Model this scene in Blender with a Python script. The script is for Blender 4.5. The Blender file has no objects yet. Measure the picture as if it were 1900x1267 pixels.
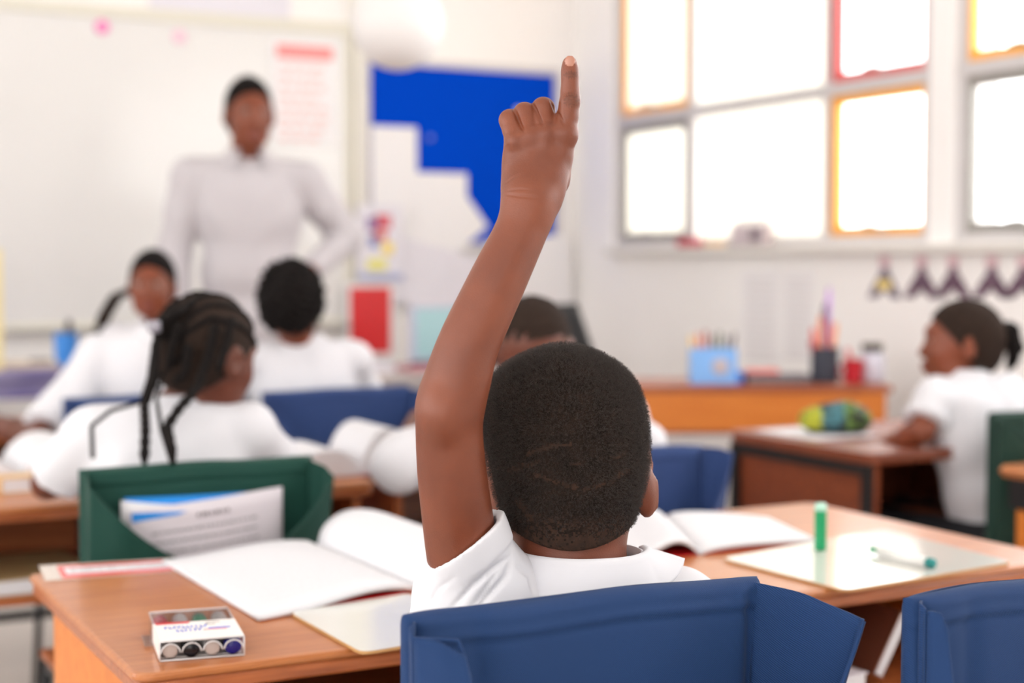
import bpy, bmesh, math, random
import numpy as np
from mathutils import Vector, Matrix
random.seed(4); RNG = np.random.default_rng(7)
SC = bpy.context.scene; COL = SC.collection
# ------------------------------------------------------------ camera, world, exposure
FPX = 2850.0; YAW = math.radians(27.8); PITCH = math.radians(2.92); CAMZ = 1.12
cam_d = bpy.data.cameras.new('camera'); cam = bpy.data.objects.new('camera', cam_d); COL.objects.link(cam)
cam_d.sensor_width = 36.0; cam_d.lens = FPX/1900*36.0
cam.location = (0, 0, CAMZ); cam.rotation_euler = (math.pi/2-PITCH, 0, -YAW)
cam_d.clip_start = 0.02; cam_d.clip_end = 100
cam_d.dof.use_dof = True; cam_d.dof.focus_distance = 1.47; cam_d.dof.aperture_fstop = 2.9
SC.camera = cam
W = bpy.data.worlds.new('sky'); SC.world = W; W.use_nodes = True
W.node_tree.nodes['Background'].inputs[0].default_value = (1.0, 0.985, 0.98, 1)
W.node_tree.nodes['Background'].inputs[1].default_value = 5.0
vs = SC.view_settings; vs.view_transform = 'Standard'; vs.look = 'None'; vs.gamma = 1; vs.exposure = 0.57; vs.use_curve_mapping = False
SC.cycles.use_denoising = True; SC.cycles.max_bounces = 10; SC.cycles.diffuse_bounces = 6
SC.cycles.transparent_max_bounces = 12; SC.cycles.sample_clamp_indirect = 6.0
def window_light(name, loc, rot, sx, sy, e):      # daylight entering through one opening
    l = bpy.data.lights.new(name, 'AREA'); l.shape = 'RECTANGLE'; l.size = sx; l.size_y = sy; l.energy = e
    l.cycles.is_portal = True
    o = bpy.data.objects.new(name, l); o.location = loc; o.rotation_euler = rot; COL.objects.link(o); return o
# ------------------------------------------------------------ helpers
F = np.array([math.sin(YAW), math.cos(YAW), 0]); R_ = np.array([math.cos(YAW), -math.sin(YAW), 0]); Z_ = np.array([0, 0, 1.0])
VD = F*math.cos(PITCH)-Z_*math.sin(PITCH); VU = F*math.sin(PITCH)+Z_*math.cos(PITCH); C0 = np.array([0, 0, CAMZ])
def ray(px, py): return VD+R_*(px-950)/FPX-VU*(py-633.5)/FPX
def P(px, py, d): return C0+ray(px, py)*d
def PZ(px, py, z): r = ray(px, py); return C0+r*((z-CAMZ)/r[2])
def PX(px, py, x): r = ray(px, py); return C0+r*(x/r[0])
def PY(px, py, y): r = ray(px, py); return C0+r*(y/r[1])
def PL(px, py, d):                                # camera-side frame: x right, y away, z up
    w = P(px, py, d); return np.array([w@R_, w@F, w[2]])
def lin(c):
    c = c/255.0; return c/12.92 if c <= 0.04045 else ((c+0.055)/1.055)**2.4
def rgb(c): return (lin(c[0]), lin(c[1]), lin(c[2]), 1)
def mat(name, c, rough=0.6, spec=0.5, metal=0, c2=None, nscale=8, nstretch=(1, 1, 1), bump=0, bscale=200, sheen=0, sss=0,
        coat=0, trans=0, alpha=1, bdist=0.0005, twill=0, detail=3, ramp=(0.35, 0.65), emit=0):
    m = bpy.data.materials.new(name); m.use_nodes = True; nt = m.node_tree; N = nt.nodes; L = nt.links
    b = N['Principled BSDF']; b.inputs['Base Color'].default_value = rgb(c); b.inputs['Roughness'].default_value = rough
    b.inputs['Specular IOR Level'].default_value = spec; b.inputs['Metallic'].default_value = metal
    b.inputs['Sheen Weight'].default_value = sheen; b.inputs['Coat Weight'].default_value = coat; b.inputs['Coat Roughness'].default_value = 0.15
    b.inputs['Transmission Weight'].default_value = trans; b.inputs['Alpha'].default_value = alpha
    if sss: b.inputs['Subsurface Weight'].default_value = sss; b.inputs['Subsurface Radius'].default_value = (0.012, 0.004, 0.002); b.inputs['Subsurface Scale'].default_value = 1
    tc = N.new('ShaderNodeTexCoord')
    if c2 is not None:
        mp = N.new('ShaderNodeMapping'); mp.inputs['Scale'].default_value = nstretch; L.new(tc.outputs['Object'], mp.inputs[0])
        n = N.new('ShaderNodeTexNoise'); n.inputs['Scale'].default_value = nscale; n.inputs['Detail'].default_value = detail; L.new(mp.outputs[0], n.inputs[0])
        r = N.new('ShaderNodeValToRGB'); r.color_ramp.elements[0].position = ramp[0]; r.color_ramp.elements[1].position = ramp[1]
        r.color_ramp.elements[0].color = rgb(c); r.color_ramp.elements[1].color = rgb(c2)
        L.new(n.outputs[0], r.inputs[0]); L.new(r.outputs[0], b.inputs['Base Color'])
    if bump or twill:
        bp = N.new('ShaderNodeBump'); bp.inputs['Distance'].default_value = bdist; bp.inputs['Strength'].default_value = bump or 0.5
        if twill:
            mp = N.new('ShaderNodeMapping'); mp.inputs['Rotation'].default_value = (0, math.radians(40), 0); L.new(tc.outputs['Object'], mp.inputs[0])
            b.inputs['Base Color'].default_value = rgb(c)
            w = N.new('ShaderNodeTexWave'); w.inputs['Scale'].default_value = twill; w.inputs['Distortion'].default_value = 0.6; w.inputs['Detail'].default_value = 1
            L.new(mp.outputs[0], w.inputs[0]); L.new(w.outputs[1], bp.inputs['Height']); r = N.new('ShaderNodeValToRGB'); r.color_ramp.elements[0].color = rgb([q*.82 for q in c]); r.color_ramp.elements[1].color = rgb([min(255, q*1.22) for q in c]); L.new(w.outputs[1], r.inputs[0]); L.new(r.outputs[0], b.inputs['Base Color'])
        else:
            n2 = N.new('ShaderNodeTexNoise'); n2.inputs['Scale'].default_value = bscale; n2.inputs['Detail'].default_value = 2
            L.new(tc.outputs['Object'], n2.inputs[0]); L.new(n2.outputs[0], bp.inputs['Height'])
        L.new(bp.outputs[0], b.inputs['Normal'])
    return m
M = {}
def mats():
    M['wall'] = mat('wall_paint', (248, 245, 243), 0.7, c2=(245, 242, 240), nscale=1.5)
    M['ceil'] = mat('ceiling_paint', (248, 247, 245), 0.8)
    M['floor'] = mat('vinyl_floor', (214, 206, 198), 0.25, c2=(222, 214, 206), nscale=3)
    M['trim'] = mat('cream_trim', (222, 218, 212), 0.5)
    M['wood'] = mat('desk_veneer', (170, 100, 54), 0.36, c2=(190, 120, 68), nscale=6, nstretch=(1.2, 14, 14), coat=0.25, detail=5)
    M['wood_edge'] = mat('desk_edge', (150, 80, 40), 0.38, c2=(182, 104, 58), nscale=10, nstretch=(1, 12, 12), coat=0.3)
    M['wood_dark'] = mat('dark_veneer', (122, 58, 34), 0.4, c2=(138, 70, 42), nscale=6, nstretch=(1, 10, 10), coat=0.2)
    M['wood_orange'] = mat('orange_veneer', (206, 116, 42), 0.4, c2=(216, 128, 52), nscale=5, nstretch=(1, 10, 10))
    M['wood_orange2'] = mat('orange_panel', (222, 142, 70), 0.4, c2=(228, 150, 80), nscale=5)
    M['blackm'] = mat('black_metal', (28, 28, 30), 0.4)
    M['blue'] = mat('blue_canvas', (24, 52, 94), 0.75, 0.25, sheen=0.05, twill=230, bdist=0.0005)
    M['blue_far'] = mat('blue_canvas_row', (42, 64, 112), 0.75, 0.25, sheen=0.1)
    M['green'] = mat('green_canvas', (16, 62, 52), 0.7, 0.25, sheen=0.1)
    M['green_dark'] = mat('dark_green_canvas', (38, 62, 54), 0.75, 0.2)
    M['shirt'] = mat('white_cotton', (219, 218, 223), 0.8, 0.2, bump=0.1, bscale=1500, bdist=0.0002, sss=0)
    M['tshirt'] = mat('pale_grey_cotton', (196, 191, 195), 0.8, 0.2)
    M['grey'] = mat('charcoal_cloth', (40, 40, 44), 0.8, 0.2)
    M['shoe'] = mat('black_leather', (18, 17, 17), 0.35)
    M['skin'] = mat('brown_skin', (122, 63, 39), 0.42, 0.45, c2=(108, 54, 33), nscale=18, bump=0.5, bscale=900, bdist=0.0005)
    M['skin_knuckle'] = mat('knuckle_skin', (92, 49, 33), 0.5, 0.4, c2=(110, 60, 40), nscale=260, nstretch=(1, 1, 3), bump=0.5, bscale=700)
    M['skin2'] = mat('dark_brown_skin', (96, 52, 36), 0.45, 0.4, c2=(104, 54, 38), nscale=14)
    M['skin3'] = mat('warm_brown_skin', (118, 62, 40), 0.45, 0.4, c2=(130, 66, 42), nscale=14)
    M['nail'] = mat('nail', (172, 118, 98), 0.3, 0.6)
    M['eye'] = mat('eye_white', (176, 160, 148), 0.35); M['iris'] = mat('dark_iris', (22, 12, 8), 0.2); M['lip'] = mat('lip', (120, 58, 48), 0.4)
    M['hair'] = mat('black_hair', (24, 20, 19), 0.9, 0.15, bump=0.8, bscale=500, bdist=0.002)
    M['hair_short'] = mat('close_cropped_hair', (40, 30, 26), 0.9, 0.15, c2=(52, 40, 33), nscale=300, bump=0.6, bscale=600, bdist=0.001)
    M['scalp'] = mat('cropped_scalp', (46, 34, 28), 0.85, 0.15, c2=(34, 26, 22), nscale=60, bump=1.0, bscale=700, bdist=0.002)
    M['thin_scalp'] = mat('thin_patch_scalp', (66, 46, 36), 0.8, 0.15, c2=(48, 36, 30), nscale=160)
    M['paper'] = mat('white_paper', (220, 219, 223), 0.7, 0.3); M['paper2'] = mat('lilac_paper', (228, 225, 234), 0.7, 0.3); M['poster'] = mat('brightened_paper', (238, 236, 238), 0.6, 0.3)  # white for wall sheets painted lighter than desk paper, offsetting dimmer light there
    M['ink'] = mat('grey_print', (150, 146, 150), 0.8); M['ink2'] = mat('faint_print', (205, 202, 206), 0.8)
    M['red'] = mat('red_card', (214, 34, 38), 0.35); M['pinkred'] = mat('pink_print', (236, 150, 148), 0.7)
    M['plastic_white'] = mat('white_plastic', (238, 236, 232), 0.35)
    M['wbc'] = mat('whiteboard_surface', (226, 224, 222), 0.17, 0.7, c2=(229, 227, 225), nscale=1.5)
    M['wbs'] = mat('slate_surface', (212, 211, 205), 0.10, 0.6)
    M['alu'] = mat('aluminium', (190, 188, 186), 0.35, metal=0.5)
    M['frame'] = mat('window_paint', (206, 202, 202), 0.5)
    M['felt'] = mat('blue_felt', (0, 68, 196), 0.95, 0.05, bump=0.3, bscale=900)
    M['orange'] = mat('amber_paint', (244, 172, 70), 0.5); M['redpaint'] = mat('coral_paint', (216, 92, 90), 0.5); M['greysash'] = mat('grey_paint', (150, 146, 140), 0.5)
def rotz(a): return np.array([[math.cos(a), -math.sin(a), 0], [math.sin(a), math.cos(a), 0], [0, 0, 1]])
def mesh_obj(name, V, Fc, m, parent=None, loc=(0, 0, 0), rz=0, smooth=True, midx=None):
    me = bpy.data.meshes.new(name); V = np.asarray(V, dtype=np.float32)
    if isinstance(Fc, np.ndarray):
        n, k = Fc.shape; me.vertices.add(len(V)); me.vertices.foreach_set('co', V.ravel())
        me.loops.add(n*k); me.loops.foreach_set('vertex_index', Fc.astype(np.int32).ravel())
        me.polygons.add(n); me.polygons.foreach_set('loop_start', np.arange(0, n*k, k, dtype=np.int32)); me.update(calc_edges=True)
    else: me.from_pydata([tuple(map(float, v)) for v in V], [], [tuple(int(i) for i in f) for f in Fc])
    ms = m if isinstance(m, (list, tuple)) else [m]
    for q in ms: me.materials.append(q)
    if midx is not None: me.polygons.foreach_set('material_index', np.asarray(midx, dtype=np.int32))
    me.polygons.foreach_set('use_smooth', [bool(smooth)]*len(me.polygons)); me.update()
    o = bpy.data.objects.new(name, me); o.location = loc; o.rotation_euler = (0, 0, rz); COL.objects.link(o)
    if parent: o.parent = parent
    return o
class G:                                           # collects simple shapes into one mesh
    def __init__(s): s.v = []; s.f = []; s.m = []
    def add(s, v, f, mi=0):
        k = len(s.v); s.v += [tuple(map(float, x)) for x in v]; s.f += [tuple(i+k for i in q) for q in f]; s.m += [mi]*len(f); return s
    def box(s, lo, hi, mi=0, bev=0.0, M3=None, off=(0, 0, 0)):
        lo = np.array(lo, float); hi = np.array(hi, float); c = (lo+hi)/2; h = (hi-lo)/2; b = min(bev, *(h*0.95)) if bev else 0
        if b:
            V = []; idx = {}
            for sx in (-1, 1):
                for sy in (-1, 1):
                    for sz in (-1, 1):
                        for a in range(3):
                            p = np.array([sx, sy, sz])*(h-b); p[a] = np.array([sx, sy, sz])[a]*h[a]; idx[(sx, sy, sz, a)] = len(V); V.append(c+p)
            Fq = []
            S = (-1, 1)
            for a in range(3):
                b1, c1 = (a+1) % 3, (a+2) % 3
                for sa in S:
                    q = []
                    for sb, sc_ in ((-1, -1), (1, -1), (1, 1), (-1, 1)):
                        k = [0, 0, 0]; k[a] = sa; k[b1] = sb; k[c1] = sc_; q.append(idx[(k[0], k[1], k[2], a)])
                    Fq.append(q if sa > 0 else q[::-1])
            for a in range(3):
                b1, c1 = (a+1) % 3, (a+2) % 3
                for sb in S:
                    for sc_ in S:
                        k0 = [0, 0, 0]; k1 = [0, 0, 0]; k0[a] = -1; k1[a] = 1; k0[b1] = k1[b1] = sb; k0[c1] = k1[c1] = sc_
                        q = [idx[(*k0, b1)], idx[(*k1, b1)], idx[(*k1, c1)], idx[(*k0, c1)]]
                        Fq.append(q if sb*sc_ < 0 else q[::-1])
            for sx in S:
                for sy in S:
                    for sz in S:
                        q = [idx[(sx, sy, sz, 0)], idx[(sx, sy, sz, 1)], idx[(sx, sy, sz, 2)]]
                        Fq.append(q if sx*sy*sz > 0 else q[::-1])
        else:
            V = [c+h*np.array(k) for k in ((-1, -1, -1), (1, -1, -1), (1, 1, -1), (-1, 1, -1), (-1, -1, 1), (1, -1, 1), (1, 1, 1), (-1, 1, 1))]
            Fq = [(0, 3, 2, 1), (4, 5, 6, 7), (0, 1, 5, 4), (1, 2, 6, 5), (2, 3, 7, 6), (3, 0, 4, 7)]
        if M3 is not None: V = [M3@v for v in V]
        return s.add([np.array(v)+off for v in V], Fq, mi)
    def tube(s, pts, r, n=10, mi=0, caps=True, flat=None):
        pts = [np.array(p, float) for p in pts]; rs = r if hasattr(r, '__len__') else [r]*len(pts)
        V = []; u = None
        for i, p in enumerate(pts):
            t = pts[min(i+1, len(pts)-1)]-pts[max(i-1, 0)]; t = t/max(np.linalg.norm(t), 1e-9)
            if u is None: u = np.cross(t, (0, 0, 1.0) if abs(t[2]) < 0.9 else (1.0, 0, 0))
            u = u-t*(u@t); u /= np.linalg.norm(u); w = np.cross(t, u)
            for k in range(n):
                a = 2*math.pi*k/n; V.append(p+(u*math.cos(a)+w*math.sin(a))*rs[i])
        Fq = [(i*n+k, i*n+(k+1) % n, (i+1)*n+(k+1) % n, (i+1)*n+k) for i in range(len(pts)-1) for k in range(n)]
        if caps: Fq += [tuple(range(n))[::-1], tuple((len(pts)-1)*n+k for k in range(n))]
        return s.add(V, Fq, mi)
    def lathe(s, prof, n=24, off=(0, 0, 0), mi=0):
        V = [(r*math.cos(2*math.pi*k/n)+off[0], r*math.sin(2*math.pi*k/n)+off[1], z+off[2]) for r, z in prof for k in range(n)]
        Fq = [(i*n+k, i*n+(k+1) % n, (i+1)*n+(k+1) % n, (i+1)*n+k) for i in range(len(prof)-1) for k in range(n)]
        Fq += [tuple(range(n))[::-1], tuple((len(prof)-1)*n+k for k in range(n))]
        return s.add(V, Fq, mi)
    def sheet(s, fn, nu, nv, th, mi=0):            # thickened grid; fn(u, v) -> point
        Pn = np.array([[fn(i/nu, j/nv) for j in range(nv+1)] for i in range(nu+1)], float)
        du = np.gradient(Pn, axis=0); dv = np.gradient(Pn, axis=1); n = np.cross(du, dv); n /= np.maximum(np.linalg.norm(n, axis=2, keepdims=True), 1e-12)
        A = Pn+n*th/2; B = Pn-n*th/2; k = (nu+1)*(nv+1); I = lambda i, j: i*(nv+1)+j
        Fq = []
        for i in range(nu):
            for j in range(nv):
                Fq.append((I(i, j), I(i+1, j), I(i+1, j+1), I(i, j+1))); Fq.append((k+I(i, j), k+I(i, j+1), k+I(i+1, j+1), k+I(i+1, j)))
        for i in range(nu): Fq.append((I(i, 0), k+I(i, 0), k+I(i+1, 0), I(i+1, 0))); Fq.append((I(i, nv), I(i+1, nv), k+I(i+1, nv), k+I(i, nv)))
        for j in range(nv): Fq.append((I(0, j), I(0, j+1), k+I(0, j+1), k+I(0, j))); Fq.append((I(nu, j), k+I(nu, j), k+I(nu, j+1), I(nu, j+1)))
        return s.add(list(A.reshape(-1, 3))+list(B.reshape(-1, 3)), Fq, mi)
    def obj(s, name, m, parent=None, loc=(0, 0, 0), rz=0, smooth=False):
        o = mesh_obj(name, s.v, s.f, m, parent, loc, rz, smooth, s.m if isinstance(m, (list, tuple)) else None)
        bm = bmesh.new(); bm.from_mesh(o.data); bmesh.ops.recalc_face_normals(bm, faces=bm.faces); bm.to_mesh(o.data); bm.free()
        return o
def thing(name, label, cat, loc=(0, 0, 0), rz=0, group=None):
    o = bpy.data.objects.new(name, None); COL.objects.link(o); o.location = loc; o.rotation_euler = (0, 0, rz); o.empty_display_size = 0.05
    return tag(o, label, cat, group)
def tag(o, label, cat, group=None):
    o['label'] = label; o['category'] = cat
    if group: o['group'] = group
    return o
def struct(o): o['kind'] = 'structure'; return o
# ------------------------------------------------------------ implicit surfaces for bodies
def unit(v): v = np.array(v, float); return v/np.linalg.norm(v)
def rot_to(yaw, pitch=0, roll=0):                  # head frame -> person frame; yaw left +, pitch up +
    a = rotz(yaw); c, s = math.cos(pitch), math.sin(pitch); b = np.array([[1, 0, 0], [0, c, -s], [0, s, c]])
    c, s = math.cos(roll), math.sin(roll); d = np.array([[c, 0, s], [0, 1, 0], [-s, 0, c]]); return a@b@d
class SDF:
    def __init__(s, lo, hi, h):
        s.lo = np.array(lo, float); s.h = h; s.n = (np.ceil((np.array(hi)-s.lo)/h)).astype(int)+1; s.D = np.full(s.n, 0.5, np.float32)
    def _g(s, blo, bhi):
        a = np.clip(np.floor((np.array(blo)-s.lo)/s.h).astype(int), 0, s.n); b = np.clip(np.ceil((np.array(bhi)-s.lo)/s.h).astype(int)+1, 0, s.n)
        if np.any(b <= a): return None, None
        ax = [(s.lo[i]+s.h*np.arange(a[i], b[i])).astype(np.float32) for i in range(3)]
        return tuple(slice(a[i], b[i]) for i in range(3)), (ax[0][:, None, None], ax[1][None, :, None], ax[2][None, None, :])
    def op(s, blo, bhi, fn, k, sub=False):
        pad = k+4*s.h; sl, g = s._g(np.array(blo)-pad, np.array(bhi)+pad)
        if sl is None: return
        d = fn(*g); D = s.D[sl]
        if sub: d = -d; h = np.maximum(k-np.abs(D-d), 0)/max(k, 1e-6); s.D[sl] = np.maximum(D, d)+h*h*k*0.25
        else: h = np.maximum(k-np.abs(D-d), 0)/max(k, 1e-6); s.D[sl] = np.minimum(D, d)-h*h*k*0.25
    def cap(s, a, b, ra, rb, k=0.01, sub=False, clip=None, grow=0):
        a = np.array(a, float); b = np.array(b, float); ra += grow; rb += grow; r = max(ra, rb); ab = b-a; L = max(ab@ab, 1e-9)
        def fn(x, y, z):
            t = np.clip(((x-a[0])*ab[0]+(y-a[1])*ab[1]+(z-a[2])*ab[2])/L, 0, 1)
            d = np.sqrt((x-a[0]-ab[0]*t)**2+(y-a[1]-ab[1]*t)**2+(z-a[2]-ab[2]*t)**2)-(ra+(rb-ra)*t)
            if clip is not None:
                for p, n in clip: d = np.maximum(d, (x-p[0])*n[0]+(y-p[1])*n[1]+(z-p[2])*n[2])
            return d
        s.op(np.minimum(a, b)-r, np.maximum(a, b)+r, fn, k, sub)
    def chain(s, pts, rs, k=0.01, **kw):
        for i in range(len(pts)-1): s.cap(pts[i], pts[i+1], rs[i], rs[i+1], k, **kw)
    def sweep(s, pts, rs, k=0.001, step=.005):       # smooth tapering limb through the given centres
        P_ = np.array(pts, float); n = len(P_); Q_ = []; W_ = []
        for i in range(n-1):
            a, b, c, d = P_[max(i-1, 0)], P_[i], P_[i+1], P_[min(i+2, n-1)]; ra, rb, rc, rd = rs[max(i-1, 0)], rs[i], rs[i+1], rs[min(i+2, n-1)]; m = max(2, int(np.linalg.norm(c-b)/step))
            for j in range(m):
                t = j/m; h = lambda p, q, r, u: .5*(2*q+(r-p)*t+(2*p-5*q+4*r-u)*t*t+(3*q-p-3*r+u)*t**3); Q_.append(h(a, b, c, d)); W_.append(h(ra, rb, rc, rd))
        Q_.append(P_[-1]); W_.append(rs[-1])
        for i in range(len(Q_)-1): s.cap(Q_[i], Q_[i+1], W_[i], W_[i+1], k)
    def ell(s, c, r, k=0.01, rot=None, sub=False, clip=None, grow=0, disp=None):
        c = np.array(c, float); r = np.array(r, float)+grow; A = np.eye(3) if rot is None else rot
        def fn(x, y, z):
            x = x-c[0]; y = y-c[1]; z = z-c[2]
            q = [(A[0, i]*x+A[1, i]*y+A[2, i]*z) for i in range(3)]
            k0 = np.sqrt(sum((q[i]/r[i])**2 for i in range(3))); k1 = np.sqrt(sum((q[i]/r[i]**2)**2 for i in range(3)))
            d = k0*(k0-1)/np.maximum(k1, 1e-6)
            if disp is not None: d = d-disp(*q)
            if clip is not None:
                for p, n in clip: d = np.maximum(d, (x+c[0]-p[0])*n[0]+(y+c[1]-p[1])*n[1]+(z+c[2]-p[2])*n[2])
            return d
        R0 = max(r)+0.01
        s.op(c-R0, c+R0, fn, k, sub)
    def wrinkle(s, amp, f, seed=0):
        rg = np.random.default_rng(seed); sl, (x, y, z) = s._g(s.lo, s.lo+s.h*(s.n-1))
        for i in range(4):
            v = rg.normal(size=3); v /= np.linalg.norm(v); ph = rg.uniform(0, 6); w = rg.normal(size=3)*0.6
            s.D[sl] += amp/2*np.sin(f*(v[0]*x+v[1]*y+v[2]*z)*(1+0.35*i)+ph+1.5*np.sin(f*0.4*(w[0]*x+w[1]*y+w[2]*z)))
    def clipz(s, z0, k=0.004):
        z = s.lo[2]+s.h*np.arange(s.n[2]); s.D = np.maximum(s.D, (z0-z)[None, None, :].astype(np.float32))
    def mesh(s):
        D = s.D; nx, ny, nz = D.shape; ins = D < 0; C = (nx-1, ny-1, nz-1); acc = np.zeros((C[0]*C[1]*C[2], 4), np.float64); quads = []
        st = np.array([C[1]*C[2], C[2], 1])
        for a in range(3):
            sl0 = [slice(None)]*3; sl1 = [slice(None)]*3; sl0[a] = slice(0, -1); sl1[a] = slice(1, None)
            A = ins[tuple(sl0)]; B = ins[tuple(sl1)]; I = np.argwhere(A != B)
            if not len(I): continue
            d0 = D[I[:, 0], I[:, 1], I[:, 2]]; J = I.copy(); J[:, a] += 1; d1 = D[J[:, 0], J[:, 1], J[:, 2]]
            p = I.astype(float); p[:, a] += d0/(d0-d1); b, c = (a+1) % 3, (a+2) % 3
            ok = (I[:, b] > 0) & (I[:, c] > 0) & (I[:, b] < D.shape[b]-1) & (I[:, c] < D.shape[c]-1); I = I[ok]; p = p[ok]; fl = d0[ok] < 0
            cs = []
            for db, dc in ((-1, -1), (0, -1), (0, 0), (-1, 0)):
                K = I.copy(); K[:, b] += db; K[:, c] += dc; k = K@st; cs.append(k)
                for q in range(3): acc[:, q] += np.bincount(k, p[:, q], len(acc))
                acc[:, 3] += np.bincount(k, minlength=len(acc))
            Q = np.stack(cs, 1); Q[~fl] = Q[~fl][:, ::-1]; quads.append(Q)
        Q = np.concatenate(quads); used = np.unique(Q); mp = np.full(len(acc), -1); mp[used] = np.arange(len(used))
        V = acc[used, :3]/acc[used, 3:4]*s.h+s.lo
        return V, mp[Q]
def smooth_v(V, Q, it=2, lam=0.5):
    E = np.concatenate([Q[:, [0, 1]], Q[:, [1, 2]], Q[:, [2, 3]], Q[:, [3, 0]]]); n = len(V); cnt = np.bincount(E[:, 0], minlength=n)+np.bincount(E[:, 1], minlength=n)
    for _ in range(it):
        S = np.stack([np.bincount(E[:, 0], V[E[:, 1], k], n)+np.bincount(E[:, 1], V[E[:, 0], k], n) for k in range(3)], 1)/np.maximum(cnt, 1)[:, None]; V = V+(S-V)*lam
    return V
def sdf_obj(S, name, m, parent, off=(0, 0, 0), it=2, midx=None):
    V, Q = S.mesh(); V = smooth_v(V, Q, it); mi = None
    if midx is not None: mi = midx(V[Q].mean(1))
    return mesh_obj(name, V-np.array(off), Q, m, parent, midx=mi)
# ------------------------------------------------------------ the room
mats()
XR, YF, XL, YB, ZC = 3.6, 6.2, -3.0, -4.2, 3.0
def build_room():
    struct(G().box((XL-.2, YB-.2, -.1), (XR+.2, YF+.2, 0)).obj('floor', M['floor']))
    struct(G().box((XL-.2, YB-.2, ZC), (XR+.2, YF+.2, ZC+.1)).obj('ceiling', M['ceil']))
    struct(G().box((XL-.2, YF, 0), (XR+.2, YF+.2, ZC)).obj('wall_front', M['wall']))
    zs = PX(1143, 460, XR)[2]; zt = 2.62; zm = PX(1143, 227, XR)[2]
    ycol = [PX(p, 400, XR)[1] for p in (1137, 1274, 1524)]; yA, yAB, yBC = ycol; yC1 = PX(1722, 400, XR)[1]; yD0 = PX(1766, 400, XR)[1]
    ww = yA-yC1; mull = yC1-yD0
    # openings: list of (y_far, y_near)
    ops = [(yA, yC1)]; y = yD0
    while y-ww > YB+.3: ops.append((y, y-ww)); y -= ww+mull
    g = G().box((XR, YB-.2, 0), (XR+.2, YF, zs)).box((XR, YB-.2, zt), (XR+.2, YF, ZC)).box((XR, yA, zs), (XR+.2, YF, zt)).box((XR, YB-.2, zs), (XR+.2, ops[-1][1], zt))
    for a, b in zip(ops[:-1], ops[1:]): g.box((XR, b[0], zs), (XR+.2, a[1], zt))
    struct(g.obj('wall_right', M['wall']))
    clear = bpy.data.materials.new('clear_glass'); clear.use_nodes = True; nt = clear.node_tree; b = nt.nodes['Principled BSDF']; nt.nodes.remove(b)
    t = nt.nodes.new('ShaderNodeBsdfTransparent'); t.inputs[0].default_value = (.93, .94, .94, 1); gl = nt.nodes.new('ShaderNodeBsdfGlossy'); gl.inputs['Roughness'].default_value = 0.02
    mx = nt.nodes.new('ShaderNodeMixShader'); mx.inputs[0].default_value = 0.06; nt.links.new(t.outputs[0], mx.inputs[1]); nt.links.new(gl.outputs[0], mx.inputs[2]); nt.links.new(mx.outputs[0], nt.nodes['Material Output'].inputs[0])
    frost = bpy.data.materials.new('frosted_glass'); frost.use_nodes = True; nt = frost.node_tree; nt.nodes.remove(nt.nodes['Principled BSDF'])
    tl = nt.nodes.new('ShaderNodeBsdfTranslucent'); tl.inputs[0].default_value = (.66, .645, .60, 1); df = nt.nodes.new('ShaderNodeBsdfDiffuse'); df.inputs[0].default_value = (.8, .79, .76, 1)
    mx = nt.nodes.new('ShaderNodeMixShader'); mx.inputs[0].default_value = 0.25; nt.links.new(tl.outputs[0], mx.inputs[1]); nt.links.new(df.outputs[0], mx.inputs[2]); nt.links.new(mx.outputs[0], nt.nodes['Material Output'].inputs[0])
    fw = 0.028
    for i, (ya, yb) in enumerate(ops):
        k = (ya-yAB)/ww if False else None
        f1 = (yA-yAB)/ww; f2 = (yA-yBC)/ww; cols = [ya, ya-ww*f1, ya-ww*f2, yb]
        x0, x1 = XR+.015, XR+.075
        g = G()
        for yy in (ya-.02, yb+.02): g.box((x0, yy-.02, zs), (x1, yy+.02, zt))
        for yy in cols[1:3]: g.box((x0, yy-.016, zs), (x1, yy+.016, zt))
        g.box((x0-.003, yb, zs), (x1+.003, ya, zs+.03)).box((x0-.003, yb, zt-.04), (x1+.003, ya, zt)).box((x0-.003, yb, zm-.022), (x1+.003, ya, zm+.022))
        w = struct(g.obj('window_%d' % (i+1), M['frame']))
        for c in range(3):
            for r in range(2):
                yy1, yy0 = cols[c]-.025, cols[c+1]+.025; z0, z1 = (zs+.03, zm-.022) if r == 0 else (zm+.022, zt-.04)
                fro = (i == 0 and c < 2)
                if c != 1:
                    sm = {(0, 0, 0): 'greysash', (0, 0, 1): 'orange', (0, 2, 0): 'orange', (0, 2, 1): 'redpaint', (1, 0, 0): 'greysash', (1, 0, 1): 'orange'}.get((i, c, r), 'frame')
                    s = .034; q = G().box((x0+.01, yy0, z0), (x1-.02, yy0+s, z1)).box((x0+.01, yy1-s, z0), (x1-.02, yy1, z1)).box((x0+.01, yy0+s, z0), (x1-.02, yy1-s, z0+s)).box((x0+.01, yy0+s, z1-s), (x1-.02, yy1-s, z1))
                    so = q.obj('window_sash', M[sm], w)
                    G().tube([(x0, (yy0+yy1)/2-.05, z0+.02), (x0-.02, (yy0+yy1)/2, z0+.035), (x0-.02, (yy0+yy1)/2+.05, z0+.03)], .007, 8).obj('handle', M['alu'], so, smooth=True)
                G().box((XR+.043, yy0, z0), (XR+.047, yy1, z1)).obj('pane', frost if fro else clear, w)
        window_light('daylight', (XR+.19, (ya+yb)/2, (zs+zt)/2), (0, math.pi/2, 0), zt-zs, ya-yb, 1)
    struct(G().box((XR-.06, YB, zs-.035), (XR+.015, YF-.35, zs-.002), bev=.004).obj('trim_1', M['trim']))
    # unseen left and back walls; their windows are added to fill the room with daylight
    lo = [(-3.0, -1.2), (-.9, .9), (1.2, 3.0), (3.3, 5.1)]  # added row carried far forward to brighten the front and right walls
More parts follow.
